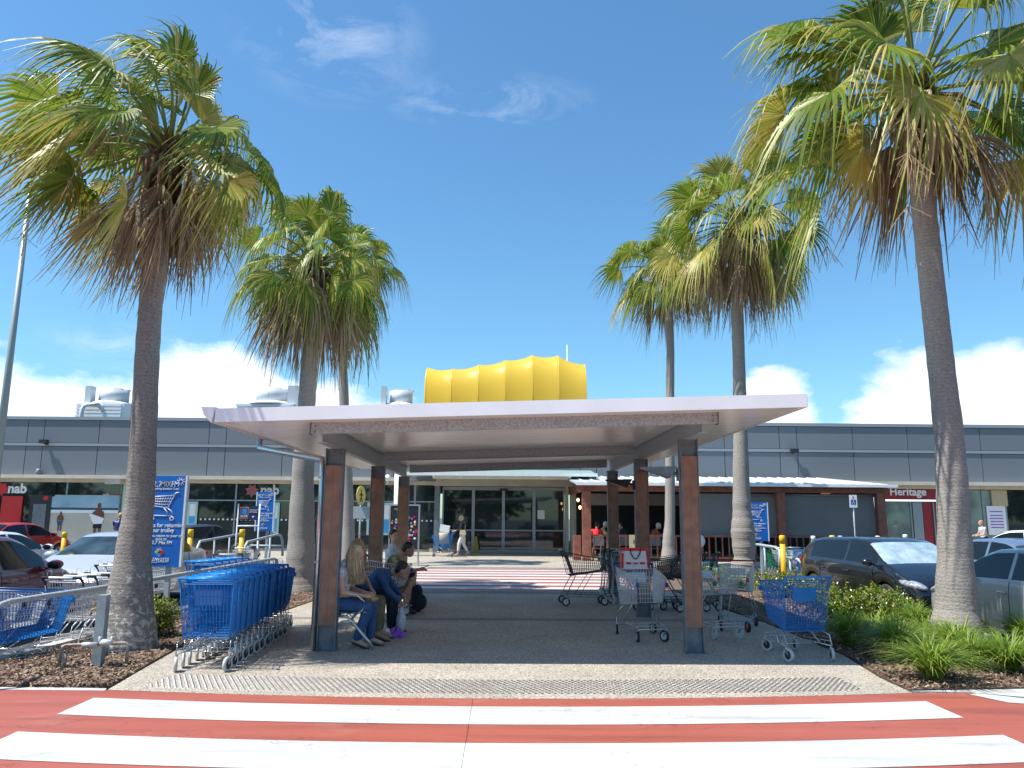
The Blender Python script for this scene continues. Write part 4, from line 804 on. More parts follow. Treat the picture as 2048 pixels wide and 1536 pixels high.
# ============================================================ shopping trolleys
def trolley(kind):
    K = dict(blue=dict(w='wblue', h='wblue', hc='hsky', zb=.33, zt=.93, r=.0042, st=.034, leg='chrome', cor='wblue', tyre='tyregrey', hub='rubber', nosetop=.86),
             grey=dict(w='wgrey', h='black', hc='white', zb=.44, zt=.95, r=.0040, st=.038, leg='wgrey', cor='black', tyre='tyregrey', hub='rubber', nosetop=.84),
             silver=dict(w='wgrey', h='hblue', hc='hsky', zb=.42, zt=.95, r=.0044, st=.038, leg='chrome', cor='hblue', tyre='rubber', hub='wgrey', nosetop=.84),
             green=dict(w='wgrey', h='wgreen', hc='wgrey', zb=.52, zt=.95, r=.0042, st=.038, leg='wgrey', cor='wgreen', tyre='tyregrey', hub='wgrey', nosetop=.84),
             redh=dict(w='wgrey', h='hred', hc='hred', zb=.52, zt=.95, r=.0042, st=.038, leg='galv', cor='hred', tyre='rubber', hub='hred', nosetop=.84),
             dark=dict(w='wdark', h='black', hc='galv', zb=.55, zt=.98, r=.0038, st=.04, leg='wdark', cor='black', tyre='rubber', hub='wgrey', nosetop=.84),
             allgreen=dict(w='wgreen', h='wgreen', hc='white', zb=.45, zt=.95, r=.004, st=.036, leg='wgrey', cor='wgreen', tyre='rubber', hub='wgrey', nosetop=.84))[kind]
    t = thing('shopping_trolley', 'x', 'trolley'); W0, W1, L_ = .285, .205, .80; zb, zt, zn = K['zb'], K['zt'], K['nosetop']; r = K['r']
    # corners: rear/front, bottom/top
    rb = lambda s: Vector((s*W0*.86, .06, zb)); rt = lambda s: Vector((s*W0, -.04, zt)); fb = lambda s: Vector((s*W1*.85, L_-.10, zb+.08)); ft = lambda s: Vector((s*W1, L_, zn))
    b = MB()
    def panel(p00, p10, p11, p01, nu, nv, rr=r, vert=True):
        if vert:
            for i in range(nu+1):
                u = i/nu; b.tube([p00.lerp(p10, u), p01.lerp(p11, u)], rr, 4, cap=False)
        for j in range(nv+1):
            v = j/nv; b.tube([p00.lerp(p01, v), p10.lerp(p11, v)], rr*(1.25 if j in (0, nv) else 1), 4, cap=False)
    for s in (-1, 1): panel(rb(s), fb(s), ft(s), rt(s), int(L_/K['st']), 5)
    panel(fb(-1), fb(1), ft(1), ft(-1), int(2*W1/K['st']), 5); panel(rb(-1), rb(1), fb(1), fb(-1), int(2*W0/K['st']), 6)
    for a, c in ((rt(-1), ft(-1)), (ft(-1), ft(1)), (ft(1), rt(1)), (rb(-1), fb(-1)), (rb(1), fb(1)), (rt(1), rb(1)), (rt(-1), rb(-1))): b.tube([a, c], .0055, 6)
    b.build('basket', K['w'], t)
    # swinging rear flap with the child seat
    b = MB(); g1 = Vector((-W0*.9, .0, zt-.03)); g2 = Vector((W0*.9, .0, zt-.03)); g3 = Vector((W0*.8, .13, zb+.03)); g4 = Vector((-W0*.8, .13, zb+.03)); panel(g4, g3, g2, g1, int(1.6*W0/K['st']), 4)
    b.add([g1.lerp(g4, .12)+Vector((.1, 0, 0)), g2.lerp(g3, .12)-Vector((.1, 0, 0)), g2.lerp(g3, .42)-Vector((.1, 0, 0)), g1.lerp(g4, .42)+Vector((.1, 0, 0))], [(0, 1, 2, 3)]); b.build('seat_flap', K['w'], t)
    # handle
    b = MB(); zh = zt+.035; yh = -.09
    b.tube([(-W0-.01, yh, zh), (W0+.01, yh, zh)], .0135, 10, 0); b.tube([(-W0*.62, yh, zh), (W0*.62, yh, zh)], .0148, 10, 1)
    for s in (-1, 1): b.tube([(s*(W0-.002), yh, zh), (s*W0, -.04, zt-.02), (s*W0*.95, .0, zt-.12)], [.018, .013, .009], 7)
    b.build('handle', [K['h'], K['hc']], t)
    if kind in ('blue', 'grey'):
        for s in (-.62, .62): b = MB(); b.tube([(s*W0+.035*math.cos(a*math.pi/6), yh+.005, zh+.045+.04*math.sin(a*math.pi/6)) for a in range(-1, 8)], .003, 4); b.build('bag_hook', K['w'], t)
    b = MB()
    for s in (-1, 1): b = MB(); b.box(s*W1-.02, s*W1+.02, L_-.02, L_+.012, zn-.12, zn-.06); b.build('corner_bumper', K['cor'], t)
    # chassis
    b = MB(); zc = .17
    for s in (-1, 1):
        wr, wf = s*W0*.98, s*W1*.95
        b.tube([(s*W0*.8, .16, zb), (wr, .02, zc+.12), (wr, -.02, zc), (wr, 0.02, .13)], .0085, 6); b.tube([(wr, 0, zc), (wf, L_-.04, zc-.015), (wf, L_+.02, zc)], .008, 6)
        b.tube([(s*W1*.95, L_*.62, zb+.05), (s*W0*.93, .22, zc)], .0065, 5); b.tube([(wr, .02, zc+.05), (wf, L_-.04, zc+.02)], .0045, 4)
        for k in range(5): f = .15+k*.18; b.tube([(wr+(wf-wr)*f, L_*f, zc-.003), (wr+(wf-wr)*f, L_*f, zc+.045)], .003, 4)
    b.tube([(-W1*.95, L_-.02, zc), (W1*.95, L_-.02, zc)], .008, 6); b.tube([(-W1*.95, L_-.02, zc+.045), (W1*.95, L_-.02, zc+.045)], .005, 5); b.tube([(-W0*.9, .2, zc), (W0*.9, .2, zc)], .006, 5)
    b.tube([(-.05, L_, zc), (-.05, L_, zc-.035), (.05, L_, zc-.035), (.05, L_, zc)], .004, 4)
    b.build('chassis', K['leg'], t)
    for i, (x, y) in enumerate(((-W0*.97, 0), (W0*.97, 0), (-W1*.95, L_-.05), (W1*.95, L_-.05))):
        a = (.3, -.25, .5, -.1)[i]; c = math.cos(a); s_ = math.sin(a); ax = Vector((c, s_, 0)); tr = Vector((s_*-1, c, 0)); cc = Vector((x, y, .076))-tr*.03
        b = MB(); b.disc(cc-ax*.015, cc+ax*.015, .076, 20); wh = b.build('castor_wheel', K['tyre'], t)
        b = MB(); b.disc(cc-ax*.0165, cc+ax*.0165, .05, 14); b.build('hub', K['hub'], wh)
        b = MB()
        for q in (-1, 1): b.add([cc+ax*q*.018-tr*.012, cc+ax*q*.018+tr*.012, Vector((x, y, .135))+ax*q*.018+tr*.025, Vector((x, y, .135))+ax*q*.018-tr*.025], [(0, 1, 2, 3)])
        b.tube([(x, y, .13), (x, y, .165)], .014, 8); b.add([Vector((x, y, .135))+ax*.02+tr*.025, Vector((x, y, .135))-ax*.02+tr*.025, Vector((x, y, .135))-ax*.02-tr*.025, Vector((x, y, .135))+ax*.02-tr*.025], [(0, 1, 2, 3)])
        b.build('castor_fork', 'chrome', wh)
    return t
PROTO = {}
def put_trolley(kind, x, y, head, label, group=None, z=0.0):
    if kind not in PROTO: PROTO[kind] = trolley(kind); o = PROTO[kind]
    else: o = copy_tree(PROTO[kind])
    o.location = (x, y, z); o.rotation_euler = (0, 0, head); o['label'] = label
    if group: o['group'] = group
    elif 'group' in o: del o['group']
    return o
ORD = ['', 'second', 'third', 'fourth', 'fifth', 'sixth', 'seventh', 'eighth', 'ninth', 'tenth', 'eleventh', 'twelfth', 'thirteenth']
a0 = Vector((-3.19, 8.62)); hd = R(2.5)
for i in range(12):
    p = a0+Vector((-math.sin(hd), math.cos(hd)))*(.225*i+rnd(-.015, .015))+Vector((rnd(-.014, .014), 0))
    put_trolley('blue', p.x, p.y, hd+R(rnd(-1, 1)), 'front blue wire trolley of the nested row beside the left palm, nearest the camera' if i == 0 else ('last blue wire trolley at the far end of the long nested row' if i == 11 else f'blue wire trolley, {ORD[i]} from the front of the long nested row beside the left palm'), 'nested row of blue trolleys left of the shelter')
p = G(1619, 1322); q = G(1566, 1300)
put_trolley('blue', p.x, p.y, R(6), 'single blue wire trolley on the right edge of the path, standing beside the garden bed')
p = G(1272, 1268); put_trolley('silver', p.x, p.y, R(187), 'silver wire trolley with blue corners and a white bag on its handle, under the shelter')
TS = p.copy()
p = G(1133, 1209); put_trolley('dark', p.x-.02, p.y, R(-86), 'lone dark wire trolley seen side on, left of the far right shelter post')
p = G(1420, 1270); put_trolley('green', p.x, p.y+.35, R(192), 'grey wire trolley with green corners directly right of the front right shelter post')
p = G(1500, 1268); put_trolley('redh', p.x+.1, p.y+.9, R(160), 'grey wire trolley with a red handle and red castors, left of the blue one')
G1 = 'trolleys nested behind the right hand posts'
for i in range(5): put_trolley('dark' if i % 2 else 'green', P(1250, 1100, 15.4).x-.02*i, 15.2+.26*i, R(2), ['dark wire trolley nearest in the stack left of the middle right post', 'second', 'third', 'fourth', 'farthest'][0] if i == 0 else 'wire trolley, '+(ORD[i] if i < 4 else 'last')+' in the stack by the middle right post', G1)
for i in range(4): put_trolley('dark', P(1345, 1100, 14.6).x+.25*i, 14.3+.06*i, R(-84) if False else R(80), 'dark wire trolley, '+['first', 'second', 'third', 'last'][i]+' of the sideways stack between right posts', G1)
# trolley under the shelter behind the seated people
p = G(812, 1238); put_trolley('silver', p.x-.80, p.y+.45, R(-105), 'silver trolley parked between the seated people and the boy in camouflage shirt')
# left trolley bay behind the rail
G2 = 'trolleys in the bay behind the left rail'
hd = R(-46); d = Vector((-math.sin(hd), math.cos(hd)))
a0 = Vector((-5.9, 9.25))-d*.26*3
labs = ['grey wire trolley at the far left edge, nearest the camera in the bay', 'grey wire trolley with black handle ends, second from the left edge behind the rail', 'grey wire trolley nested just before the blue one behind the left rail', 'blue wire trolley with glossy blue handle in the grey stack behind the left rail']
for i in range(4):
    p = a0+d*.26*i; put_trolley('blue' if i == 3 else 'grey', p.x, p.y, hd, labs[i], G2, GZ)
for i in range(4):
    x = -5.62+.04*i; put_trolley('grey', x, 10.25+.27*i, R(-12), ['grey trolley with hooped hooks above its white handle, left of the front left palm', 'second grey trolley behind the hooped one left of the front palm', 'third grey trolley behind the hooped one left of the front palm', 'last grey trolley in the stack left of the front palm'][i], G2, GZ)
for i in range(4):
    put_trolley('grey', -6.2-.0*i, 12.6+.27*i, R(-25), ['grey trolley seen between the front left palm and the blue row, nearest of its stack', 'second grey trolley in the stack behind the front left palm', 'third grey trolley in the stack behind the front left palm', 'last grey trolley in the stack behind the front left palm'][i], G2, GZ)
for i in range(6):
    put_trolley('blue', PX2(430, 14.8)+.04*i, 14.2+.25*i, R(-8), ('front' if i == 0 else ORD[i] if i < 5 else 'last')+' blue trolley of the short stack under the left sign board', G2, GZ)
put_trolley('grey', PX2(458, 16.4), 16.4, R(10), 'grey trolley with a black ended handle behind the short blue stack, near the yellow bollard', G2, GZ)
put_trolley('grey', PX2(486, 19.5), 19.5, R(5), 'grey trolley standing under the supermarket bay sign', G2, GZ)
put_trolley('grey', PX2(495, 20.5), 20.3, R(5), 'grey trolley nested behind the one under the supermarket bay sign', G2, GZ)
# right bay
G3 = 'trolleys in the far right bay'
put_trolley('allgreen', PX2(1540, 22.5), 22.0, R(170), 'green trolley in the far right bay beside the bulging palm', G3, GZ)
put_trolley('green', PX2(1562, 22), 21.9, R(175), 'grey trolley with white handle behind the right yellow bollard', G3, GZ); put_trolley('green', PX2(1588, 22.3), 22.2, R(178), 'grey trolley between the yellow bollard and the blue trolley in the far right bay', G3, GZ)
put_trolley('blue', PX2(1620, 21), 21.4, R(176), 'blue trolley in the far right bay next to the black hatchback', G3, GZ)
put_trolley('blue', PX2(905, 33), 32.4, R(90), 'blue trolley pushed by the woman in white trousers, bulky goods inside')
# ============================================================ cars
def car(kind, label, cx, cy, head, paint, z=GZ, H=1.45, L_=4.3, W=1.76, style='hatch', shade=False, wheelmat='wgrey'):
    t = thing('parked_car', label, 'car', (cx, cy, z), head, 'cars parked in the car park')
    hl = L_/2; hw = W/2; R0 = .315; xf = hl-.86; xr = -hl+.74
    # nose toward +x. centre-line top profile
    if style == 'hatch': prof = [(-hl, .62), (-hl+.03, .95), (-hl+.12, 1.12), (-hl+.45, H-.08), (-hl+.9, H-.02), (-.1, H), (.35, H-.02), (.62, H-.1), (1.28, 1.0), (1.4, .97), (hl-.35, .82), (hl-.12, .70), (hl-.02, .55), (hl, .5)]
    elif style == 'sedan': prof = [(-hl, .62), (-hl+.04, .95), (-hl+.35, 1.04), (-hl+.78, 1.07), (-hl+1.35, H-.06), (-hl+1.75, H-.01), (-.05, H), (.35, H-.03), (.6, H-.1), (1.3, 1.0), (1.42, .96), (hl-.35, .80), (hl-.12, .68), (hl-.02, .55), (hl, .5)]
    else: prof = [(-hl, .62), (-hl+.03, .95), (-hl+.2, 1.14), (-hl+.62, H-.06), (-hl+.9, H-.02), (-.1, H), (.3, H-.03), (.55, H-.1), (1.15, 1.04), (1.3, 1.0), (hl-.35, .88), (hl-.12, .76), (hl-.02, .6), (hl, .5)]
    def lerp_(tab, x):
        for i in range(len(tab)-1):
            if x <= tab[i+1][0]: a, b_ = tab[i], tab[i+1]; f = (x-a[0])/(b_[0]-a[0]); return a[1]+(b_[1]-a[1])*f
        return tab[-1][1]
    def top(x): return (lerp_(prof, max(-hl, x-.05))+lerp_(prof, x)*2+lerp_(prof, min(hl, x+.05)))/4
    belt = lambda x: .915+.075*(hl-x)/L_+(-.10*max(0, (x-(hl-1.0)))/1.0)
    def wid(x):
        e = min(1.0, (hl-abs(x))/.55); return hw*(.80+.20*math.sqrt(max(0, 1-(1-e)**2)))
    def sill(x):
        z_ = .22+.10*max(0, (abs(x)-(hl-.3))/.3)
        for w_ in (xf, xr):
            dx = x-w_
            if abs(dx) < R0+.055: z_ = max(z_, .31+math.sqrt((R0+.055)**2-dx*dx))
        return z_
    xs_ = set([-hl+L_*i/60 for i in range(61)]+[hl-.01, -hl+.01, hl-.03, -hl+.03])
    for w_ in (xf, xr):
        for s in (-1, 1): xs_.add(w_+s*(R0+.056)); xs_.add(w_+s*(R0+.03))
    xs_ = sorted(xs_)
    def sect(x):
        zt = top(x); zb_ = min(belt(x), zt-.03); w_ = wid(x); s = sill(x); g = max(0, zt-zb_-.08); wr = w_*.94-.36*g
        zb_ = max(zb_, s+.03); zt = max(zt, zb_+.02)
        pts = [(w_*.985, s), (w_, s+(zb_-s)*.3), (w_*1.0, s+(zb_-s)*.62), (w_*.985, s+(zb_-s)*.88), (w_*.955, zb_)]
        ze = zt-.045 if g > .05 else zt-.02
        for f in (.06, .35, .65, .93): pts.append((w_*.955+(wr-w_*.955)*f-.02*f, zb_+(ze-zb_)*f))
        pts += [(wr*.97-.02, ze), (wr*.88, zt-.02), (wr*.5, zt-.004), (0, zt)]
        return pts
    S_ = [sect(x) for x in xs_]; npt = len(S_[0]); bod = MB(); G_ = {'wind': MB(), 'rear': MB()}; side = {}
    wx0 = .58 if style != 'suv' else .53; wx1 = 1.24 if style != 'suv' else 1.12
    rx0, rx1 = (-hl+.14, -hl+.47) if style == 'hatch' else (-hl+.82, -hl+1.36) if style == 'sedan' else (-hl+.22, -hl+.6)
    sx0 = -hl+.62 if style != 'sedan' else -hl+1.05; sx1 = 1.0; bp = -.12
    for sgn in (1, -1):
        for i in range(len(xs_)-1):
            xm = (xs_[i]+xs_[i+1])/2; zt = top(xm)
            for j in range(npt-1):
                q = [(xs_[i], S_[i][j]), (xs_[i+1], S_[i+1][j]), (xs_[i+1], S_[i+1][j+1]), (xs_[i], S_[i][j+1])]
                vs = [(x, -sgn*p[0], p[1]) for x, p in q]
                if sgn < 0: vs = vs[::-1]
                dst = bod
                if wx0 < xm < wx1 and j >= 9: dst = G_['wind']
                elif rx0 < xm < rx1 and j >= 9: dst = G_['rear']
                elif 5 <= j <= 7 and sx0 < xm < sx1 and S_[i][8][1]-S_[i][5][1] > .09:
                    k = (sgn, 0 if xm > bp else 1)
                    if abs(xm-bp) > .04: dst = side.setdefault(k, MB())
                dst.add(vs, [(0, 1, 2, 3)], 0, True)
    for i, sg in ((0, 1), (len(xs_)-1, -1)):
        ring = [(xs_[i], p[0], p[1]) for p in S_[i]]+[(xs_[i], -p[0], p[1]) for p in S_[i][::-1][1:]]
        bod.add(ring, [tuple(range(len(ring)))[::sg]])
    import bmesh
    def weld(o):
        bm = bmesh.new(); bm.from_mesh(o.data); bmesh.ops.remove_doubles(bm, verts=bm.verts, dist=.0004); bmesh.ops.recalc_face_normals(bm, faces=bm.faces); bm.to_mesh(o.data); bm.free(); return o
    body = weld(bod.build('body', paint, t))
    g = weld(G_['wind'].build('windscreen', 'carglass2' if not shade else 'shade', t)); weld(G_['rear'].build('rear_window', 'carglass', t))
    for k, m in side.items(): weld(m.build('side_window', 'carglass', t))
    # dark underbody and wheel wells
    b = MB(); b.box(-hl+.1, hl-.1, -hw*.8, hw*.8, .2, .55); b.build('underbody', 'black', t)
    for w_ in (xf, xr):
        for s in (-1, 1):
            y0 = s*(hw-.02); y1 = s*(hw-.22); b = MB(); b.tube([(w_, y1, R0), (w_, y0-s*.02, R0), (w_, y0, R0)], [R0, R0, R0-.03], 28); wh = b.build('wheel', 'rubber', t)
            b = MB(); b.disc((w_, y0-s*.01, R0), (w_, y0+s*.004, R0), R0*.66, 24, 1)
            for k in range(5):
                a = k*math.tau/5; dx, dz = math.cos(a), math.sin(a); px_, pz_ = -dz, dx; r1 = R0*.64; vs = []
                for yy in (y0+s*.005, y0+s*.016):
                    vs += [(w_+px_*.035, yy, R0+pz_*.035), (w_+dx*r1+px_*.045, yy, R0+dz*r1+pz_*.045), (w_+dx*r1-px_*.045, yy, R0+dz*r1-pz_*.045), (w_-px_*.035, yy, R0-pz_*.035)]
                b.hexa(vs)
            n = 24; b.tube([(w_+R0*.64*math.cos(a*math.tau/n), y0+s*.006, R0+R0*.64*math.sin(a*math.tau/n)) for a in range(n+1)], .014, 5, cap=False)
            b.build('rim', [wheelmat, 'black'], wh)
    # lamps, mirrors, handles, seams, plates
    for s in (-1, 1):
        x = hl-.24; b = MB(); b.ell((x, s*(wid(x)-.14), top(x)-.10), (.26, .15, .075), 14, 8, 0, Euler((0, R(14), s*R(-28))).to_matrix()); b.build('headlight', 'lamp', t)
        b = MB(); b.ell((-hl+.09, s*(wid(-hl+.12)-.12), .9), (.075, .12, .09), 12, 8); b.build('tail_light', 'taillamp', t)
        xm = 1.0; y = s*(hw+.02); b = MB(); b.ell((xm-.02, y+s*.09, belt(xm)+.07), (.085, .12, .075), 12, 8); b.tube([(xm, s*(hw*.93), belt(xm)-.0), (xm, y+s*.05, belt(xm)+.05)], .02, 6); mr = b.build('wing_mirror', paint, t)
        b = MB(); b.ell((xm-.085, y+s*.09, belt(xm)+.07), (.03, .1, .062), 10, 6); b.build('mirror_glass', 'carglass', mr)
        for xh in (.02, -.95):
            b = MB(); b.tube([(xh-.09, s*(hw+.001), .80), (xh-.07, s*(hw+.03), .805), (xh+.07, s*(hw+.03), .80), (xh+.09, s*(hw+.001), .795)], .013, 6); b.build('door_handle', paint if paint != 'car_grey' else 'chrome', t)
        b = MB()
        for xd in (.93, -.12, -1.02):
            pts = [Vector((xd+(-.0 if z_ < .7 else 0), s*(hw+.0015), z_)) for z_ in (.33, .5, .66, .8)]
            ps = [(xd, s*(sect(xd)[j][0]+.002), sect(xd)[j][1]) for j in range(0, 5)]; b.tube(ps, .0045, 4)
        b.build('door_seam', 'black', t)
    b = MB(); b.box(hl-.05, hl+.012, -.45, .45, .50, .6); b.box(hl-.08, hl+.008, -.52, .52, .27, .42); b.build('grille', 'black', t)
    b = MB(); b.box(hl+.0125, hl+.022, -.19, .19, .36, .46); b.build('number_plate', 'white', t); b = MB(); b.box(-hl-.02, -hl+.0, -.19, .19, .66, .77); b.build('number_plate', 'white', t)
    if kind == 'trim': b = MB(); b.tube([(hl-.03, -.42, .63), (hl+.01, -.2, .6), (hl+.01, .2, .6), (hl-.03, .42, .63)], .012, 6); b.build('chrome_strip', 'chrome', t)
    b = MB(); b.tube([(1.16, -.6, 1.045), (.9, -.1, 1.14)], .008, 4); b.tube([(1.2, .1, 1.03), (.93, .55, 1.125)], .008, 4); b.build('wipers', 'black', t)
    return t
def mid(px, Y): return P(px, 1100, Y).x
car('trim', 'black hatchback with silver sunshades behind its windscreen, in front of the cafe blinds', 7.75, 15.8, R(-84), 'car_black', L_=4.25, shade=True, z=GZ)
car('', 'grey car cropped by the right edge of the photo, showing its door handle', 7.93, 11.1, R(91), 'car_grey', H=1.42, L_=4.1, style='hatch')
car('', 'blue grey sedan between the near grey car and the white car at right', 10.7, 15.9, R(-88), 'car_bluegrey', H=1.44, L_=4.6, style='sedan')
car('', 'white hatchback behind the blue grey sedan at the far right', 19.0, 28.3, R(140), 'car_white', H=1.46, L_=4.1, style='hatch')
car('', 'dark burgundy car cropped by the left edge of the photo, black wing mirror', -8.02, 11.5, R(90), 'car_burgundy', H=1.48, L_=4.2, style='hatch')
car('', 'silver car facing the camera half hidden by the front left palm', -7.75, 16.3, R(-92), 'car_silver', H=1.45, L_=4.4, style='sedan')
car('', 'white sedan behind the burgundy car at the left', -11.8, 17.8, R(88), 'car_white', H=1.40, L_=4.6, style='sedan')
car('', 'bright red sedan behind the white car at the far left', -18.1, 29.0, R(80), 'car_red', H=1.46, L_=4.6, style='sedan')
car('', 'black car parked in front of the bank doors behind the two left bollards', mid(378, 27.5), 28.0, R(80), 'car_black', H=1.46, L_=4.3, style='hatch')
# broad trees on the far side of the car park, behind the camera: the glass fronts mirror them
for i in range(15):
    shrubx = -84+i*12+rnd(-2, 2); yy = -34+rnd(-4, 4); hh = rnd(6.5, 9.5); random.seed(60+i)
    t = thing('broad_tree', 'x', 'tree', (shrubx, yy, GZ), 0, 'broad trees across the car park behind the camera'); t['label'] = 'broad leafy tree across the car park, seen only as a reflection in the shopfronts'
    b = MB(); b.tube([(0, 0, 0), (.1, 0, hh*.25), (0, .1, hh*.6)], [.3, .22, .1], 8)
    for k in range(5): a = k*1.3; b.tube([(.05, 0, hh*.3), (math.cos(a)*2.2, math.sin(a)*2.2, hh*.6)], [.14, .05], 6)
    b.build('trunk', 'bark', t); b = MB()
    for k in range(700):
        u = Vector((random.gauss(0, 1), random.gauss(0, 1), random.gauss(0, 1))).normalized()*random.random()**.4; p = Vector((u.x*5.6, u.y*3.5, hh*.58+u.z*hh*.44)); e = Euler((rnd(-1, 1), rnd(-1, 1), rnd(0, 6))).to_matrix(); l = rnd(.35, .8)
        b.add([p+e @ Vector(v) for v in ((-l, 0, 0), (0, -l*.6, .1), (l, 0, 0), (0, l*.6, -.1))], [(0, 1, 2, 3)])
    b.build('crown', 'treeleaf', t)
# ============================================================ signs
def mixsign(label, px0, px1, py0, py1, Y, detail=True):
    a = P(px0, py1, Y); c = P(px1, py0, Y); W = c.x-a.x; Hh = c.z-a.z; xc = (a.x+c.x)/2
    t = thing('trolley_return_sign', label, 'sign', (xc, Y, 0), 0, 'blue trolley return signs'); z0 = a.z
    b = MB(); b.box(-W/2, W/2, -.02, .02, z0, z0+Hh); pn = b.build('sign_panel', 'signblue', t)
    b = MB(); b.box(-W/2-.03, -W/2-.001, -.025, .04, z0, z0+Hh); b.box(W/2+.001, W/2+.03, -.025, .04, z0, z0+Hh); b.build('sign_frame', 'white', t)
    b = MB(); b.box(-.035+W*.18, .035+W*.18, -.0+.021, .09, GZ, z0+Hh*.8); b.build('post', 'galv', t)
    y = -.024; u = Hh
    def tx(s, size, zf, m='white', x=0, bold=.0, sx=1.0): return letters(s, size*u, x*W, y, z0+zf*u, m, pn, bold=bold*u, sx=sx)
    # wordmark: numerals white, middle letters orange
    tx('92.7', .085, .905, x=-.30, bold=.0005, sx=.95); tx('MIX', .085, .905, 'beige', x=-.02, bold=.0005, sx=.8); tx('FM', .085, .905, x=.23, bold=.0005, sx=.85); tx('Everything Sunshine Coast', .03, .855, x=-.04, bold=.0004)
    b = MB(); cx, cz = .38*W, z0+.935*u; n = 14
    b.tube([(cx+.045*u*math.cos(k*math.tau/n)*.5, y, cz+.045*u*math.sin(k*math.tau/n)*.5) for k in range(n+1)], .004*u, 4, cap=False)
    for k in range(9): aa = k*math.tau/9; b.tube([(cx+.03*u*math.cos(aa), y, cz+.03*u*math.sin(aa)), (cx+.047*u*math.cos(aa), y, cz+.047*u*math.sin(aa))], .003*u, 4)
    b.build('sun_emblem', 'white', pn)
    b = MB(); L_ = lambda pts, r=.0045: b.tube([(q[0]*W, y, z0+q[1]*u) for q in pts], r*u, 5)
    L_([(.30, .815), (.24, .79), (.08, .64), (-.36, .665), (-.42, .765), (.22, .78)]); L_([(.36, .815), (.27, .81), (.22, .78)], .007)
    for k in range(1, 4): f = k/4; L_([(-.42+.06*f, .765-.1*f), (.22-.14*f, .78-.14*f)], .0028)
    for k in range(1, 9): f = k/9; L_([(-.42+.64*f, .766+.014*f), (-.36+.44*f, .665-.025*f)], .0018)
    L_([(.08, .64), (.20, .60), (.22, .553), (-.42, .56)]); L_([(-.02, .64), (.07, .6), (.07, .56)])
    for q in (-.32, .21): b.tube([(q*W+.02*u*math.cos(k*math.tau/12), y, z0+.525*u+.02*u*math.sin(k*math.tau/12)) for k in range(13)], .006*u, 5, cap=False)
    b.build('trolley_drawing', 'white', pn)
    tx('Thanks for returning', .062, .45, x=-.03, bold=.0012, sx=.92); tx('your trolley', .062, .395, x=-.03, bold=.0012, sx=.92)
    tx('When you return to your car,', .044, .335, x=-.03, bold=.0006, sx=.92); tx('tune to', .044, .30, x=-.03, bold=.0006, sx=.92); tx('92.7 Mix FM', .05, .26, x=-.03, bold=.001)
    for k, (m, aa) in enumerate((('orange', 80), ('redp', 0), ('cyan', -95), ('lime', 165), ('beige', 120))):
        b = MB(); aa = R(aa); cx, cz = -.05*W+.028*u*math.cos(aa), z0+.155*u+.028*u*math.sin(aa); b.prism([(cx+.026*u*math.cos(aa+q)*w_, cz+.026*u*math.sin(aa+q)*w_) for q, w_ in ((0, 1), (1, .8), (2.1, 1), (3.3, .6), (4.6, 1.1), (5.5, .7))], 'y', y-.002*k-.002, y-.002*k); b.build('emblem', m, pn)
    o = tx('Kawana', .075, .085, x=-.06, bold=-.0003); tx('shoppingworld', .022, .055, x=.05)
    b = MB(); b.tube([(-.38*W, y, z0+.06*u), (-.3*W, y, z0+.05*u), (-.1*W, y, z0+.045*u)], .003*u, 4); b.build('underline', 'white', pn)
    return t
mixsign('large blue trolley return sign board right behind the front left palm', 284, 373, 952, 1133, 12.6)
mixsign('small blue trolley return sign board left of the thick left palm', 511, 549, 984, 1062, 24.0)
mixsign('blue trolley return sign board half hidden by the bulging right palm', 1494, 1533, 1005, 1082, 25.0)
# supermarket bay sign on a frame
Y = 21.5; a = P(478, 1040, Y); c = P(517, 1012, Y); t = thing('trolley_bay_sign', 'dark blue supermarket trolley bay sign held in a tall white tube frame', 'sign', ((a.x+c.x)/2, Y, 0)); W = c.x-a.x
b = MB(); xx = W/2+.04; b.tube([(-xx, 0, GZ), (-xx, 0, c.z+.06)], .022, 8); b.tube([(xx, 0, GZ), (xx, 0, c.z+.06)], .022, 8); zz = P(500, 1052, Y).z; b.tube([(-xx, 0, zz), (xx, 0, zz)], .022, 8); b.build('frame', 'white', t)
b = MB(); b.box(-W/2, W/2, -.015, .015, a.z, c.z); pn = b.build('sign_panel', 'navy', t); b = MB(); b.box(-W/2+.02, -W/2+.25, -.02, -.0151, a.z+.03, c.z-.03); b.build('logo_frame', 'orange', pn)
b = MB(); b.box(-W/2+.045, -W/2+.225, -.024, -.0201, a.z+.06, c.z-.06); b.build('logo_field', 'hblue', pn); b = MB(); b.box(-W/2+.07, -W/2+.2, -.028, -.0241, a.z+.16, c.z-.08); b.build('logo_shape', 'cyan', pn)
letters('ALDI', .085, -W/2+.135, -.03, a.z+.105, 'white', pn, bold=.003); letters('TROLLEY\nRETURN', .055, .13, -.02, (a.z+c.z)/2+.05, 'white', pn); b = MB(); b.prism([(.09, a.z+.11), (.17, a.z+.11), (.13, a.z+.05)], 'y', -.02, -.016); b.build('arrow', 'white', pn)
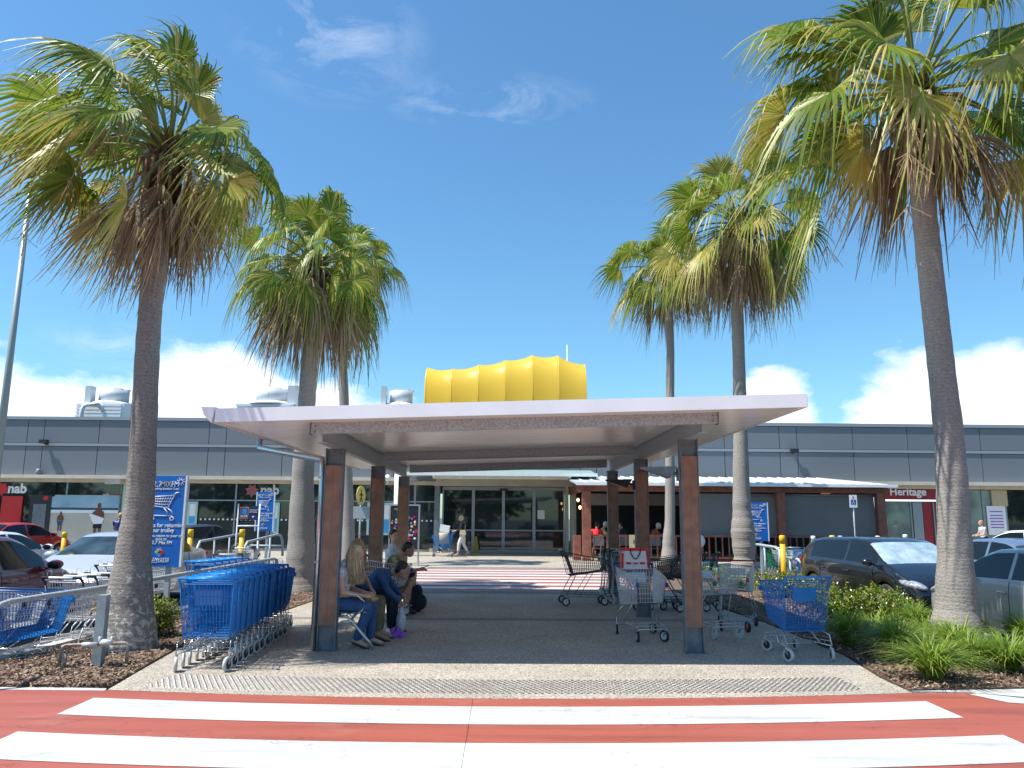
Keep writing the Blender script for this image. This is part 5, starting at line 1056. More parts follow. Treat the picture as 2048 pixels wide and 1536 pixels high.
# menu board
Y = 26.5; a = P(776, 1101, Y); c = P(841, 1012, Y); W = c.x-a.x; t = thing('menu_board', 'tall dark food menu board in a silver frame beside the white column', 'sign', ((a.x+c.x)/2, Y, 0), R(-4)); zt = c.z
b = MB(); b.box(-W/2, -W/2+.05, -.04, .04, 0, zt); b.box(W/2-.05, W/2, -.04, .04, 0, zt); b.box(-W/2, W/2, -.041, .041, zt, zt+.05); b.build('frame', 'steel', t)
b = MB(); b.box(-W/2+.051, W/2-.051, -.03, .03, a.z+.1, zt-.001); pn = b.build('menu_panel', 'darkcloth', t); random.seed(3)
letters('MON - FRI', .1, -.12, -.035, zt-.12, 'lime', pn); letters('OPEN', .09, 0, -.035, zt-.24, 'white', pn)
for m in ('redp', 'white', 'beige', 'lime', 'orange', 'purple'):
    b = MB()
    for k in range(12): x = rnd(-W/2+.1, W/2-.1); z = rnd(a.z+.2, zt-.35); s = rnd(.02, .06); b.prism([(x+s*math.cos(q*.9)*rnd(.6, 1.2), z+s*.8*math.sin(q*.9)) for q in range(7)], 'y', -.036, -.0305)
    b.build('food_picture', m, pn)
for i, s in enumerate(('Gourmet', 'Burgers', 'Coffee')): letters(s, .12, (-.1, .12, -.05)[i], -.038, zt-.55-.42*i, 'white', pn, bold=.002)
# pedestrian sign
Y = 25; p = P(722, 991, Y); t = thing('pedestrian_sign', 'round yellow pedestrian crossing sign seen edge on above a grey backing plate', 'sign', (p.x, Y, 0)); b = MB(); b.tube([(0, 0.03, 0), (0, .03, p.z)], .03, 8); b.build('pole', 'galv', t)
b = MB(); m_ = Euler((0, 0, R(74))).to_matrix(); nn = m_ @ Vector((0, -1, 0)); b.disc(Vector((0, 0, p.z))-nn*.01, Vector((0, 0, p.z))+nn*.01, .31, 28); ds = b.build('sign_disc', mat('sign_yellow', (.8, .62, .15), .4), t)
b = MB(); s_ = m_ @ Vector((1, 0, 0))
for q in ((.0, .13, .035), ): b.disc(Vector((0, 0, p.z+.15))+nn*.011, Vector((0, 0, p.z+.15))+nn*.014, .04, 10)
for u0, v0, u1, v1 in ((0, .1, 0, -.05), (0, -.05, .09, -.2), (0, -.05, -.08, -.2), (0, .07, .1, .0), (0, .07, -.1, 0)): b.tube([Vector((0, 0, p.z))+nn*.013+s_*u0+Vector((0, 0, v0)), Vector((0, 0, p.z))+nn*.013+s_*u1+Vector((0, 0, v1))], .018, 5)
b.build('walking_figure', 'black', ds); a = P(706, 1037, Y); c = P(742, 1013, Y); b = MB(); b.box(a.x-p.x, c.x-p.x, 0, .02, a.z, c.z); b.build('backing_plate', 'galv', t)
# accessible parking sign
Y = 27; a = P(1700, 1015, Y); c = P(1713, 990, Y); xc = (a.x+c.x)/2; t = thing('parking_sign', 'white accessible parking sign on a thin pole behind the black hatchback', 'sign', (xc, Y, 0)); b = MB(); b.tube([(0, .03, GZ), (0, .03, c.z-.03)], .025, 8); b.build('pole', 'galv', t)
b = MB(); b.box(a.x-xc, c.x-xc, -.01, .01, a.z, c.z); pn = b.build('sign_panel', 'white', t); w_ = c.x-a.x; b = MB(); b.box(-w_*.33, w_*.33, -.014, -.0101, a.z+.1, a.z+.1+w_*.66); b.build('blue_symbol', 'hblue', pn); letters('P', .13, 0, -.012, c.z-.1, 'redp', pn, bold=.002)
b = MB(); b.disc((0, -.017, a.z+.24), (0, -.0145, a.z+.24), .015, 8); b.tube([(.0, -.016, a.z+.22), (0, -.016, a.z+.17), (.04, -.016, a.z+.17), (.05, -.016, a.z+.13)], .006, 4); b.tube([(-.0+.035*math.cos(k*.5+2.2), -.016, a.z+.15+.035*math.sin(k*.5+2.2)) for k in range(8)], .005, 4); b.build('wheelchair_symbol', 'white', pn)
# ============================================================ bollards and rails
def bollard(px, pyt, pyb, Y, wpx, col, lab, g='yellow bollards'):
    a = P(px, pyt, Y); r = wpx/2/FPX*Y; t = thing('bollard', lab, 'bollard', (a.x, Y, GZ), 0, g); h = a.z-GZ
    b = MB(); b.cyl((0, 0), r, 0, h*.87, 14); b.tube([(0, 0, h), (0, 0, h+.005)], [r*.9, r*.7], 14); b.build('post', col, t)
    b = MB(); b.tube([(0, 0, h*.87), (0, 0, h*.99), (0, 0, h)], [r*1.08, r*1.08, r*.9], 14); b.build('cap', 'yellow' if col == 'yellow_o' else col, t)
M['yellow_o'] = mat('yellow_sleeve', (.78, .42, .01), .45, var=.1)
bollard(382, 1059, 1110, 19.5, 10, 'yellow_o', 'yellow bollard just right of the large blue sign board'); bollard(485, 1059, 1125, 19.8, 10, 'yellow_o', 'yellow bollard below the supermarket bay sign'); bollard(130, 1064, 1080, 24, 9, 'yellow_o', 'yellow bollard between the red sedan and the white sedan')
bollard(1564, 1071, 1150, 18.2, 10.5, 'yellow_o', 'yellow bollard right of the bulging palm'); bollard(1664, 1071, 1080, 24, 10, 'yellow_o', 'yellow bollard whose cap shows above the black hatchback roof')
for px, lab in ((1626, 'grey bollard left of the yellow cap behind the black hatchback'), (1680, 'grey bollard just right of the yellow cap behind the black hatchback'), (1755, 'grey bollard above the roof of the black hatchback under the cafe blind'), (1810, 'grey bollard in front of the bank doorway right of the cafe')): bollard(px, 1072 if px < 1800 else 1069, 1110, 27.0, 8, 'white', lab, 'grey bollards')
def rail(name, label, pts, r, posts, m='galv', cat='railing', z=None, extra=()):
    t = thing(name, label, cat); b = MB(); b.tube(pts, r, 10); b.build('top_rail', m, t)
    for p in posts: b = MB(); b.tube([p, (p[0], p[1], GZ if z is None else z)], r*.85, 8); b.build('post', m, t)
    for e in extra: b = MB(); b.tube(e, r*.8, 8); b.build('lower_rail', m, t)
q = [P(-60, 1232, 7.6), P(0, 1210, 8.0), P(20, 1203, 8.15), P(225, 1172, 10.3), P(547, 1117, 16.4), P(553, 1119, 16.5)]; e = Vector(q[-1]); e.z = 0
rail('bay_railing', 'long grey tube rail running from the left edge behind the front left palm', [Vector(q[0])+Vector((0, 0, -.4)), q[0]+Vector((.1, .1, 0))]+q[1:]+[e], .03, [P(225, 1172, 10.3), P(420, 1139, 13.4)])
q = [P(391, 1150, 20.5), P(393, 1100, 20.5), P(400, 1083, 20.7), P(480, 1068, 24.5)]
rail('bay_railing', 'galvanised hoop rail behind the short blue trolley stack, left of the bay sign', q, .035, [P(430, 1077, 22), P(460, 1071, 23.5)])
q = [P(489, 1125, 20.0), P(489, 1096, 20.0), P(495, 1084, 20.1), P(555, 1069, 22.5), P(562, 1072, 22.8), P(565, 1083, 22.9), P(565, 1112, 22.9)]
rail('bay_railing', 'galvanised hoop rail right of the supermarket bay sign', q, .035, [P(517, 1079, 21), P(541, 1073, 22)], extra=([P(500, 1091, 22.8), P(565, 1092, 22.9)],))
q = [P(1510, 1090, 23.5), P(1515, 1089, 23.0), P(1552, 1095, 20.5), P(1559, 1102, 20), P(1560, 1150, 20)]
rail('bay_railing', 'galvanised hoop rail between the bulging palm and the yellow bollard', q, .04, [P(1529, 1091, 22)])
q = [P(1572, 1115, 21), P(1596, 1119, 19.5), P(1606, 1128, 19.3), P(1607, 1150, 19.3)]
rail('bay_railing', 'short low galvanised hoop rail right of the yellow bollard', q, .04, [P(1580, 1117, 20.5)])
# tap post and water meter pipework in the left bed
t = thing('tap_post', 'grey square timber post with a brass tap in front of the left palm', 'post', tuple(G(195, 1333))); b = MB(); b.box(-.05, .05, -.045, .045, 0, .76); b.build('post', mat('grey_post', (.23, .28, .29), .8, var=.2, vscale=12), t)
b = MB(); b.tube([(-.05, 0, .62), (-.12, 0, .60), (-.13, 0, .54)], .014, 6); b.tube([(-.1, 0, .63), (-.1, 0, .68)], .01, 6); b.box(-.13, -.07, -.01, .01, .68, .69); b.build('tap', 'stalk', t)
p = G(117, 1340); q = G(252, 1333); t = thing('water_pipework', 'weathered copper water pipe bridge over the mulch beside the tap post', 'pipework', (p.x, p.y, 0)); L_ = q.x-p.x; dy = q.y-p.y
m_ = mat('old_pipe', (.22, .16, .13), .6, .3, col2=(.42, .38, .33), vscale=14)
b = MB(); b.tube([(0, 0, 0), (0, 0, .21), (.02, 0, .24), (.05, 0, .25), (L_-.05, dy, .25), (L_-.02, dy, .24), (L_, dy, .21), (L_, dy, 0)], .018, 8); b.build('pipe', m_, t)
b = MB(); b.tube([(.2, dy*.2, .25), (.34, dy*.4, .25)], .027, 8); b.ell((.42, dy*.5, .265), (.07, .045, .04)); b.tube([(.36, dy*.45, .25), (.36, dy*.45, .33)], .014, 6); b.tube([(.48, dy*.55, .25), (.48, dy*.55, .33)], .014, 6); b.build('valve', 'wgrey', t); b = MB(); b.cyl((.045, .01), .025, 0, .16, 8); b.build('stub', m_, t)
# ============================================================ people
DG = None
def blobmesh(caps, ells, voxel, name, m, parent, smooth=2):
    b = MB()
    for (p0, r0, p1, r1) in caps:
        p0, p1 = Vector(p0), Vector(p1); b.tube([p0, p1], [r0, r1], 12); b.ell(p0, (r0, r0, r0), 12, 8); b.ell(p1, (r1, r1, r1), 12, 8)
    for c, r, e in ells: b.ell(c, r, 14, 10, 0, Euler(e).to_matrix() if e else None)
    o = b.build(name, m, parent); md = o.modifiers.new('r', 'REMESH'); md.mode = 'VOXEL'; md.voxel_size = voxel; md.use_smooth_shade = True
    s = o.modifiers.new('s', 'SMOOTH'); s.iterations = smooth; s.factor = .5
    bpy.context.view_layer.update(); dg = bpy.context.evaluated_depsgraph_get(); me = bpy.data.meshes.new_from_object(o.evaluated_get(dg)); o.modifiers.clear(); old = o.data; o.data = me; bpy.data.meshes.remove(old); me.name = name
    me.materials.clear(); me.materials.append(M[m]); return o
V = Vector
def person(label, loc, J, skin='skin', top='greytop', legs='jeans', sleeve=.5, leglen=1.0, hair=None, hairlen=0.0, vox=.008, shoes='black', group=None, rz=0.0, facing=(1, 0, 0), barefoot=False):
    """J: joints in local metres, side keys end in L/R"""
    t = thing('person', label, 'person', loc, rz, group); g = {k: V(v) for k, v in J.items()}
    caps = []; ells = []
    pel, ch, nk, hd = g['pelvis'], g['chest'], g['neck'], g['head']; up = (hd-nk).normalized(); fc = V(g.get('face', facing)).normalized(); fc = (fc-up*fc.dot(up)*.0).normalized(); sd = fc.cross(V((0, 0, 1))).normalized()
    caps += [(pel, .125, pel.lerp(ch, .5), .115), (pel.lerp(ch, .5), .115, ch, .13), (ch, .1, nk, .05), (nk, .05, hd-up*.06, .05)]
    hx = fc.to_track_quat('X', 'Z').to_euler()
    ells += [(hd, (.095, .078, .115), hx), (hd-V((0, 0, .055))+fc*.03, (.06, .055, .06), hx), (hd+fc*.098-V((0, 0, .015)), (.014, .012, .022), hx), (hd+sd*.078, (.018, .01, .028), hx), (hd-sd*.078, (.018, .01, .028), hx), (hd+fc*.086-V((0, 0, .06)), (.012, .025, .008), hx), (hd+fc*.082+V((0, 0, .028)), (.014, .055, .012), hx)]
    for s in 'LR':
        sh_, e, w_, hp, kn, an, to = (g[k+s] for k in ('sh', 'el', 'wr', 'hip', 'kn', 'an', 'toe'))
        caps += [(ch+(sh_-ch)*.6, .075, sh_, .055), (sh_, .052, e, .040), (e, .040, w_, .026), (hp, .092, kn, .060), (kn, .058, kn.lerp(an, .35), .056), (kn.lerp(an, .35), .056, an, .036), (an, .036, to, .026), (an, .036, an-(to-an)*.3-V((0, 0, .02)), .03)]
        hdv = V(g.get('hand'+s, (w_-e))).normalized(); sdv = hdv.cross(V((0, 0, 1))); sdv = sdv.normalized() if sdv.length > .1 else V((0, 1, 0)); palm_ = w_+hdv*.05; caps.append((w_, .024, palm_+hdv*.02, .030)); dn = hdv.cross(sdv)
        if dn.z > 0: dn = -dn
        for k in range(4):
            o_ = sdv*(k-1.5)*.0175; ln = (.062, .075, .07, .055)[k]; b0 = palm_+hdv*.03+o_; b1 = b0+hdv*ln*.5+dn*.01; b2 = b1+hdv*ln*.25+dn*.028; caps += [(b0, .0095, b1, .0085), (b1, .0085, b2, .0075)]
        th = palm_-hdv*.02+sdv*(-.03); caps += [(th, .012, th+hdv*.03-sdv*.022+dn*.01, .0095), (th+hdv*.03-sdv*.022+dn*.01, .009, th+hdv*.055-sdv*.02+dn*.02, .008)]
    body = blobmesh(caps, ells, vox, 'body', skin, t, 2)
    # top garment
    c2 = [(pel, .140, pel.lerp(ch, .5), .130), (pel.lerp(ch, .5), .130, ch, .142), (ch, .115, nk-up*.01, .058)]
    for s in 'LR':
        sh_, e, w_ = g['sh'+s], g['el'+s], g['wr'+s]; c2.append((ch+(sh_-ch)*.6, .088, sh_, .066)); 
        f = min(sleeve, 1.0); c2.append((sh_, .066, sh_.lerp(e, f), .058 if sleeve <= 1 else .052))
        if sleeve > 1: c2.append((e, .052, e.lerp(w_, sleeve-1), .038))
    blobmesh(c2, [], max(vox, .009), 'shirt', top, t, 2)
    c3 = [(pel, .145, pel+V((0, 0, .03)), .14)]
    for s in 'LR':
        hp, kn, an = g['hip'+s], g['kn'+s], g['an'+s]
        if leglen > .5: c3 += [(hp, .106, kn, .074), (kn, .074, kn.lerp(an, (leglen-.5)*2), .058)]
        else: c3 += [(hp, .110, hp.lerp(kn, leglen*2), .098)]
        c3.append((pel, .13, hp, .106))
    blobmesh(c3, [], max(vox, .009), 'trousers' if leglen > .5 else 'shorts', legs, t, 2)
    if shoes:
        for s in 'LR':
            an, to = g['an'+s], g['toe'+s]; dn = V((0, 0, -.028))
            if barefoot: blobmesh([(an-(to-an)*.35+V((0, 0, -.055)), .018, to+(to-an)*.15+V((0, 0, -.028)), .02)], [], .008, 'sandal', shoes, t, 1)
            else: blobmesh([(an+dn*.6, .052, to, .040), (an-(to-an)*.35+dn*.6, .040, an+dn, .046)], [], .009, 'shoe', shoes, t, 1)
    if hair:
        b = MB()
        if hairlen == 0:
            o = blobmesh([], [(hd-fc*.018+V((0, 0, .028)), (.102, .088, .105), hx), (hd-fc*.04, (.085, .086, .10), hx)], .008, 'hair', hair, t, 1)
        else:
            random.seed(len(label)); cap = hd-fc*.012+V((0, 0, .022))
            b.ell(cap-fc*.012, (.094, .09, .108), 16, 10, 0, hx.to_matrix())
            for k in range(620):
                a = rnd(-2.35, 2.35); el_ = rnd(.05, 1.52); dr = (-fc*math.cos(a)+sd*math.sin(a))*math.cos(el_)+V((0, 0, 1))*math.sin(el_)
                p0 = cap+V((dr.x*.1, dr.y*.1, dr.z*.113)); o_ = V((dr.x, dr.y, 0)).normalized() if V((dr.x, dr.y, 0)).length > .01 else -fc
                ln = hairlen*rnd(.75, 1.1); p1 = cap+o_*rnd(.085, .125)+V((0, 0, -.03)); hang = V(g.get('hang', (0, 0, -1))); p2 = p1+hang*ln*.5+V((rnd(-.02, .02), rnd(-.02, .02), 0)); p3 = p1+hang*ln+V((rnd(-.035, .035), rnd(-.035, .035), 0))
                b.tube([p0, p1, p2, p3], [.004, .0055, .005, .0015], 4, cap=False)
            b.build('hair', hair, t)
    for s in (-1, 1):
        b = MB(); b.ell(hd+fc*.083+sd*s*.032+V((0, 0, .008)), (.011, .011, .007), 8, 6); b.build('eye', 'black', t)
    return t
# ---- benches
def bench(label, x, y0, y1):
    t = thing('bench', label, 'bench', (x, (y0+y1)/2, 0), 0, 'benches under the shelter'); h = (y1-y0)/2
    b = MB()
    for k in range(7): xx = -.20+k*.068; b.box(xx, xx+.045, -h, h, .425+.012*abs(k-3)*.5, .445+.012*abs(k-3)*.5)
    b.build('seat', 'galvd', t)
    b = MB()
    for k in range(5): zz = .52+k*.07; b.box(-.27-k*.015, -.25-k*.015, -h, h, zz, zz+.045)
    b.build('backrest', 'galvd', t)
    for y in (-h+.04, h-.04):
        b = MB(); b.tube([(.36, y, .01), (.22, y, .17), (.08, y, .33), (.0, y, .40), (-.2, y, .41)], .02, 8); b.tube([(-.34, y, .01), (-.22, y, .2), (-.05, y, .33), (.1, y, .34)], .02, 8); b.tube([(-.2, y, .41), (-.27, y, .6), (-.34, y, .85)], .018, 8); b.build('leg', 'steel', t)
        b = MB(); b.tube([(-.28, y, .66), (-.1, y, .69), (.12, y, .66), (.22, y, .58), (.2, y, .47), (.1, y, .42)], .014, 8); b.build('armrest', 'steel', t)
bench('slatted metal bench at the front left post with curved silver armrest', -1.95, 9.98, 11.75); bench('slatted metal bench farther along the left side where the boy in camouflage sits', -2.0, 13.25, 15.1)
def seated(lean=.15, knee=(.46, .12), foot=.42, arms='lap', hx=0.0, head=(0, 0), spread=.10, footz=.09, footx=None, feety=0):
    """facing +x, hips at the origin, seat height .45"""
    pz_ = .53; J = {'pelvis': (0, 0, pz_)}; c = V((math.sin(lean)*.36, 0, pz_+math.cos(lean)*.36)); n = c+V((math.sin(lean*1.25)*.16, 0, math.cos(lean*1.25)*.16)); ha = lean*1.25+head[0]; h = n+V((math.sin(ha)*.17, head[1], math.cos(ha)*.17))
    J['chest'] = c; J['neck'] = n; J['head'] = h
    for s, q in (('L', 1), ('R', -1)):
        J['sh'+s] = c+V((.01, q*.175, .06)); J['hip'+s] = (0.02, q*.09, pz_-.0); J['kn'+s] = (.44, q*spread, .50); fx = footx if footx is not None else foot; J['an'+s] = (fx+feety*q*.1, q*(spread+.01), footz); J['toe'+s] = (fx+.15+feety*q*.1, q*(spread+.03), .035)
    return J
# blond woman at the front of the bench, grey top, blue jeans, looking down at her lap
J = seated(.16, head=(.75, 0), footx=.42); J.update(elL=(.14, .2, .70), elR=(.12, -.2, .69), wrL=(.36, .07, .66), wrR=(.36, -.08, .64), face=(.75, 0, -.6), handL=(1, -.3, -.15), handR=(1, .3, -.1)); J['anR'] = (.30, -.1, .10); J['toeR'] = (.44, -.12, .04)
J['hang'] = (.12, 0, -1)
person('blond woman in a grey sleeveless top and blue jeans, looking down at her lap', (-2.12, 10.22, 0), J, 'skin', 'greytop', 'jeans', .2, .95, 'blond', .34, .0075, 'black', 'people waiting on the benches', R(-4), barefoot=True)
J = seated(.12, head=(.2, 0), footx=.44); J.update(elL=(.2, .2, .80), elR=(.22, -.17, .80), wrL=(.3, .1, .66), wrR=(.14, -.08, 1.12), face=(.95, -.2, .0), handR=(-.2, .1, .6))
person('woman with gingery blond hair behind the front woman, hand raised to her forehead', (-2.10, 10.78, 0), J, 'skin2', 'darkcloth', 'khaki', .3, .9, 'ginger', .3, .009, 'black', 'people waiting on the benches', barefoot=True)
J = seated(.85, head=(.35, -.02), footx=.46, spread=.13); J.update(elL=(.42, .2, .62), elR=(.40, -.18, .60), wrL=(.60, .08, .50), wrR=(.60, -.12, .42), face=(.75, 0, -.66), handL=(.3, 0, -1), handR=(.2, 0, -1))
person('person in a blue long sleeved shirt with dark tied hair, bent far forward', (-2.02, 11.42, 0), J, 'skin2', 'bluetop', 'darkcloth', 1.75, .95, 'hairdark', 0, .008, 'black', 'people waiting on the benches', barefoot=True)
J = seated(.50, head=(.30, 0), footx=.44, spread=.13); J.update(elL=(.36, .2, .70), elR=(.34, -.2, .70), wrL=(.60, .08, .74), wrR=(.60, -.08, .75), face=(.85, -.1, -.5)); J['anL'] = (.16, .15, .11); J['toeL'] = (.29, .16, .05); J['anR'] = (.40, -.12, .11); J['toeR'] = (.54, -.13, .05)
person('boy in a camouflage shirt and khaki shorts looking down at a phone', (-2.02, 13.55, 0), J, 'skin2', 'camo', 'khaki', .7, .42, 'hairdark', 0, .008, 'black', 'people waiting on the benches')
p = V((-2.02+.70, 13.55, .79)); b = MB(); b.box(-.035, .035, -.006, .006, -.065, .065); o = b.build('phone', 'black'); o.location = p; o.rotation_euler = (R(70), 0, R(80)); tag(o, 'dark phone held up by the boy in the camouflage shirt', 'phone')
# white socks
J = seated(.05, head=(0, 0), footx=.42); J.update(elL=(.05, .22, .72), elR=(.06, -.22, .72), wrL=(.28, .1, .62), wrR=(.28, -.1, .62), face=(.6, -.8, 0))
person('boy in a plain grey t shirt with short dark hair, looking toward the camera', (-2.16, 15.3, .05), J, 'skin', 'greytop', 'darkcloth', .7, .45, 'hairdark', 0, .009, 'black', 'people waiting on the benches')
b = MB()
for (x, y) in ((-2.02+.40, 13.43),): b.cyl((x, y), .043, .09, .2, 12, r2=.047)
o = b.build('sock', 'whitecloth'); 
for k in sc.objects:
    if k.name.startswith('person') and 'camouflage' in k.get('label', ''): o.parent = k; o.location = -V(k.location)
# ---- bags
def blobthing(name, label, cat, loc, ells, vox, m, caps=()):
    o = blobmesh(list(caps), ells, vox, name, m, None, 1); o.location = loc; tag(o, label, cat); return o
bp = thing('backpack', 'black backpack standing on the ground under the far bench by the boy in camouflage', 'backpack', (-1.5, 13.95, 0)); blobmesh([((0, 0, .1), .12, (0, 0, .36), .10)], [((.09, 0, .16), (.09, .12, .13), None), ((0, 0, .12), (.15, .16, .12), None)], .01, 'bag', 'darkcloth', bp, 1)
b = MB(); b.tube([(-.1, -.07, .4), (-.17, -.08, .3), (-.17, -.08, .12), (-.12, -.07, .04)], .012, 6); b.tube([(-.03, 0, .45), (0, 0, .5), (.03, 0, .45)], .008, 6); b.build('straps', 'black', bp)
p = G(770, 1280); pb = thing('plastic_bag', 'crumpled white and purple plastic bag on the ground by the bench', 'bag', (p.x+.0, p.y+.25, 0))
random.seed(21); b = MB()
def crump(cx, cy, rx, ry, h, seed):
    def fn(u, v):
        a = u*math.tau; r_ = (math.sin(math.pi*min(1, v*1.02)*.5+math.pi/2*0)); rr = (1-v*.6)*(1+.18*math.sin(5*a+seed)+.12*math.sin(9*a+seed*2+v*6)); return (cx+rx*rr*math.cos(a)*(1 if v < .98 else .3), cy+ry*rr*math.sin(a)*(1 if v < .98 else .3), .005+h*v*(1+.25*math.sin(4*a+seed*3)))
    b.grid(fn, 28, 6, smooth=False)
crump(-.08, 0, .16, .14, .12, 1); b.build('bag', 'bagwhite', pb); b = MB(); crump(.11, .02, .13, .12, .10, 4); b.build('printed_side', 'purple', pb)
hb = thing('handbag', 'colourful patterned bag on the lap of the blond woman', 'bag', (-1.73, 10.25, .56)); blobmesh([], [((0, 0, .03), (.14, .11, .055), None)], .01, 'bag', 'camo', hb, 1); b = MB(); b.ell((.02, -.05, .075), (.07, .05, .02)); b.build('pattern', 'orange', hb)
b = blobthing('carry_bag', 'grey plastic carry bag hanging from the hand of the man in blue', 'bag', (-1.42, 11.25, .18), [((0, 0, 0), (.07, .12, .16), None), ((0, 0, .12), (.04, .06, .08), None)], .01, 'greytop')
# white tote bag on the silver trolley handle
fwd = V((-math.sin(R(187)), math.cos(R(187)), 0)); c = V((TS.x, TS.y, 0))-fwd*.02
tb = thing('tote_bag', 'white tote bag with red trim and black handles on the silver trolley', 'bag', (c.x, c.y, .93), R(7)); b = MB(); b.hexa([(-.19, -.06, -.02), (.19, -.06, -.02), (.19, .06, -.02), (-.19, .06, -.02), (-.16, -.05, .24), (.16, -.05, .24), (.16, .05, .24), (-.16, .05, .24)]); b.build('bag', 'bagwhite', tb)
b = MB(); b.hexa([(-.20, -.065, .24), (.20, -.065, .24), (.20, .06, .24), (-.20, .06, .24), (-.215, -.06, .28), (.215, -.06, .28), (.215, .055, .28), (-.215, .055, .28)]); b.box(-.14, -.07, -.075, -.062, .05, .08); b.box(-.035, .035, -.075, -.062, .055, .075); b.box(.07, .14, -.075, -.062, .05, .08)
for s in (-1, 1): b.box(s*.19-.012, s*.19+.012, -.068, .065, 0, .2)
b.build('red_trim', 'redp', tb); b = MB(); b.tube([(-.08, -.07, .27), (-.065, -.07, .2), (-.03, -.07, .14), (0, -.07, .125), (.03, -.07, .14), (.065, -.07, .2), (.08, -.07, .27)], .008, 6); b.build('handles', 'black', tb)
# ---- people by the doors and in the cafe
def standing(walk=0.0, h=1.66):
    k = h/1.66; J = {'pelvis': (0, 0, .92), 'chest': (.04, 0, 1.24), 'neck': (.06, 0, 1.40), 'head': (.09, 0, 1.54)}
    for s, q in (('L', 1), ('R', -1)):
        J['sh'+s] = (.04, q*.165, 1.32); J['el'+s] = (.12, q*.2, 1.06); J['wr'+s] = (.34, q*.14, 1.02); J['hip'+s] = (0, q*.085, .88); J['kn'+s] = (.06+q*walk*.15, q*.09, .48); J['an'+s] = (q*walk*.34-.02, q*.09, .09+(.06 if q*walk < 0 else 0)); J['toe'+s] = (q*walk*.34+.12, q*.1, .035+(.0 if q*walk < 0 else 0))
    return {a: tuple(x*k for x in b_) for a, b_ in J.items()}
J = standing(.6, 1.68); J['face'] = (1, 0, -.05)
wp = G(925, 1112); wm = person('woman in a black top and white trousers pushing a blue trolley past the doors', (wp.x, wp.y, 0), J, 'skin', 'darkcloth', 'whitecloth', 1.6, .82, 'blond', 0, .012, 'beige', None, R(180), barefoot=True)
b = MB(); b.hexa([(-.13, -.05, -.1), (.13, -.05, -.1), (.13, .05, -.1), (-.13, .05, -.1), (-.11, -.03, .1), (.11, -.03, .1), (.11, .03, .1), (-.11, .03, .1)]); sb_ = thing('shoulder_bag', 'tan shoulder bag at the hip of the woman in white trousers', 'bag', (wp.x+.0, wp.y-.25, .98)); b.build('bag', 'beige', sb_); b = MB(); b.tube([(-.1, 0, .1), (-.02, .12, .35), (.08, .2, .45)], .012, 5); b.tube([(.1, 0, .1), (.1, .12, .35), (.08, .2, .45)], .012, 5); b.build('strap', 'stalk', sb_)
p = P(888, 1090, 32.4); b = MB(); b.tube([(0, 0, -.25), (0, 0, .2)], [.2, .22], 10); o = b.build('parcel', 'beige'); o.location = (p.x, 32.4, .78); tag(o, 'rolled beige parcel standing inside the blue trolley by the doors', 'parcel')
b = MB(); b.box(-.2, .2, -.16, .16, 0, .28); o = b.build('white_box', 'white'); o.location = (p.x+.0, 32.4, 1.0); o.rotation_euler = (0, R(8), 0); tag(o, 'white packet on top of the beige parcel in the blue trolley', 'parcel')
def cafep(px, Y, lab, top, hair, rz, sk='skin', z=0.0, hl=0.0, lean=.3, armup=False):
    z += .14; J = seated(lean, head=(.2, 0)); J.update(elL=(.3, .2, .74), elR=(.3, -.2, .74), wrL=(.45, .1, .78), wrR=(.45, -.1, .78), face=(1, 0, -.2))
    if armup: J['wrR'] = (.22, -.08, 1.08); J['handR'] = (-.1, .1, 1)
    return person(lab, (CX(px), Y, z), J, sk, top, 'darkcloth', .7, .9, hair, hl, .014, None, 'cafe customers', rz)
cafep(1197, CY+.75, 'person in a bright red shirt seen from behind at the cafe balustrade', 'redcloth', 'hairdark', R(75), z=.05)
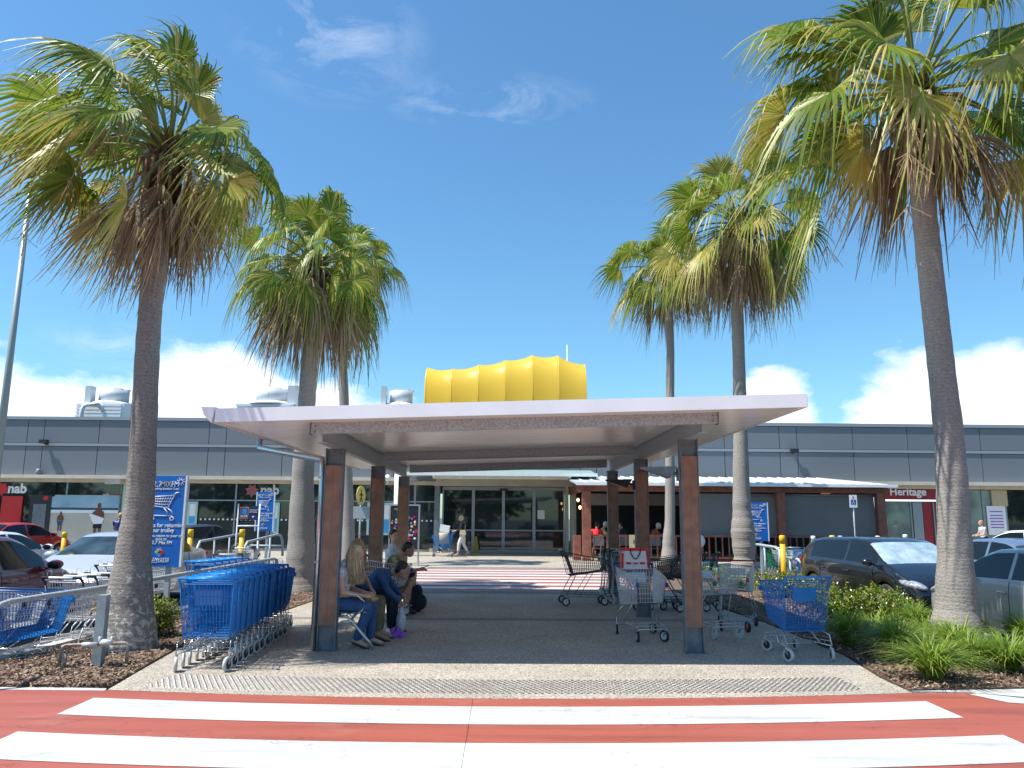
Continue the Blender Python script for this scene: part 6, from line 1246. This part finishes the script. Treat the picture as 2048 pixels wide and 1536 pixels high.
cafep(1262, CY+1.2, 'cafe customer in a dark top resting one hand against the head', 'darkcloth', 'hairdark', R(180), armup=True, z=.05)
cafep(1312, CY+1.0, 'grey haired cafe customer in a rust orange shirt', 'orangecloth', 'hairgrey', R(10), lean=.4, z=.05)
cafep(1215, CY+2.4, 'pale haired cafe customer behind the person in red', 'beige', 'hairgrey', R(0), z=.05)
J = standing(.2, 1.68); J['face'] = (0, 1, 0); p = P(238, 1046, 24); person('person with bobbed blond hair and a navy top walking away by the palm', (P(236, 1060, 30).x, 30.0, 0), J, 'skin', 'navy', 'darkcloth', .4, .9, 'blond', 0, .014, 'black', None, R(95))
J = standing(.1, 1.7); person('person in a white shirt standing at the red bank panel, left edge', (FX(6), FY-1.2, 0), J, 'skin', 'whitecloth', 'darkcloth', .6, .9, 'hairdark', 0, .016, 'black', None, R(10))
J = standing(.1, 1.62); person('person with brown hair facing the cash machine at the left edge', (FX(21), FY-1.3, 0), J, 'skin', 'beige', 'khaki', .6, .9, 'ginger', 0, .016, 'black', None, R(170))
J = standing(.4, 1.64); person('woman in a grey sleeveless top walking behind the white car at the far right', (P(1967, 1060, 33).x, 33, 0), J, 'skin', 'greytop', 'darkcloth', .2, .9, 'ginger', 0, .014, 'black', None, R(180))
# orange cone like wet floor stand by the doors
b = MB(); b.prism([(-.16, 0), (.16, 0), (.05, .75), (-.05, .75)], 'y', -.06, .06); o = b.build('wet_floor_stand', mat('ochre', (.35, .22, .02), .5)); p = P(952, 1085, FY-.9); o.location = (p.x, FY-.9, 0); tag(o, 'ochre yellow folding stand in front of the glass left of the sliding doors', 'floor stand')
# small yellow cup like box by the column
b = MB(); b.box(-.08, .08, -.06, .06, 0, .16); o = b.build('small_box', 'beige'); p = G(862, 1104); o.location = (p.x, p.y, 0); tag(o, 'small pale box on the paving left of the blue trolley by the doors', 'box')
# yellow ramp edge behind right trolleys
b = MB(); a = P(1395, 1150, 17.4); c = P(1475, 1150, 17.4); b.box(a.x, c.x-.3, 17.9, 18.2, 0, .05); struct(b.build('white_marking', 'yellow'));
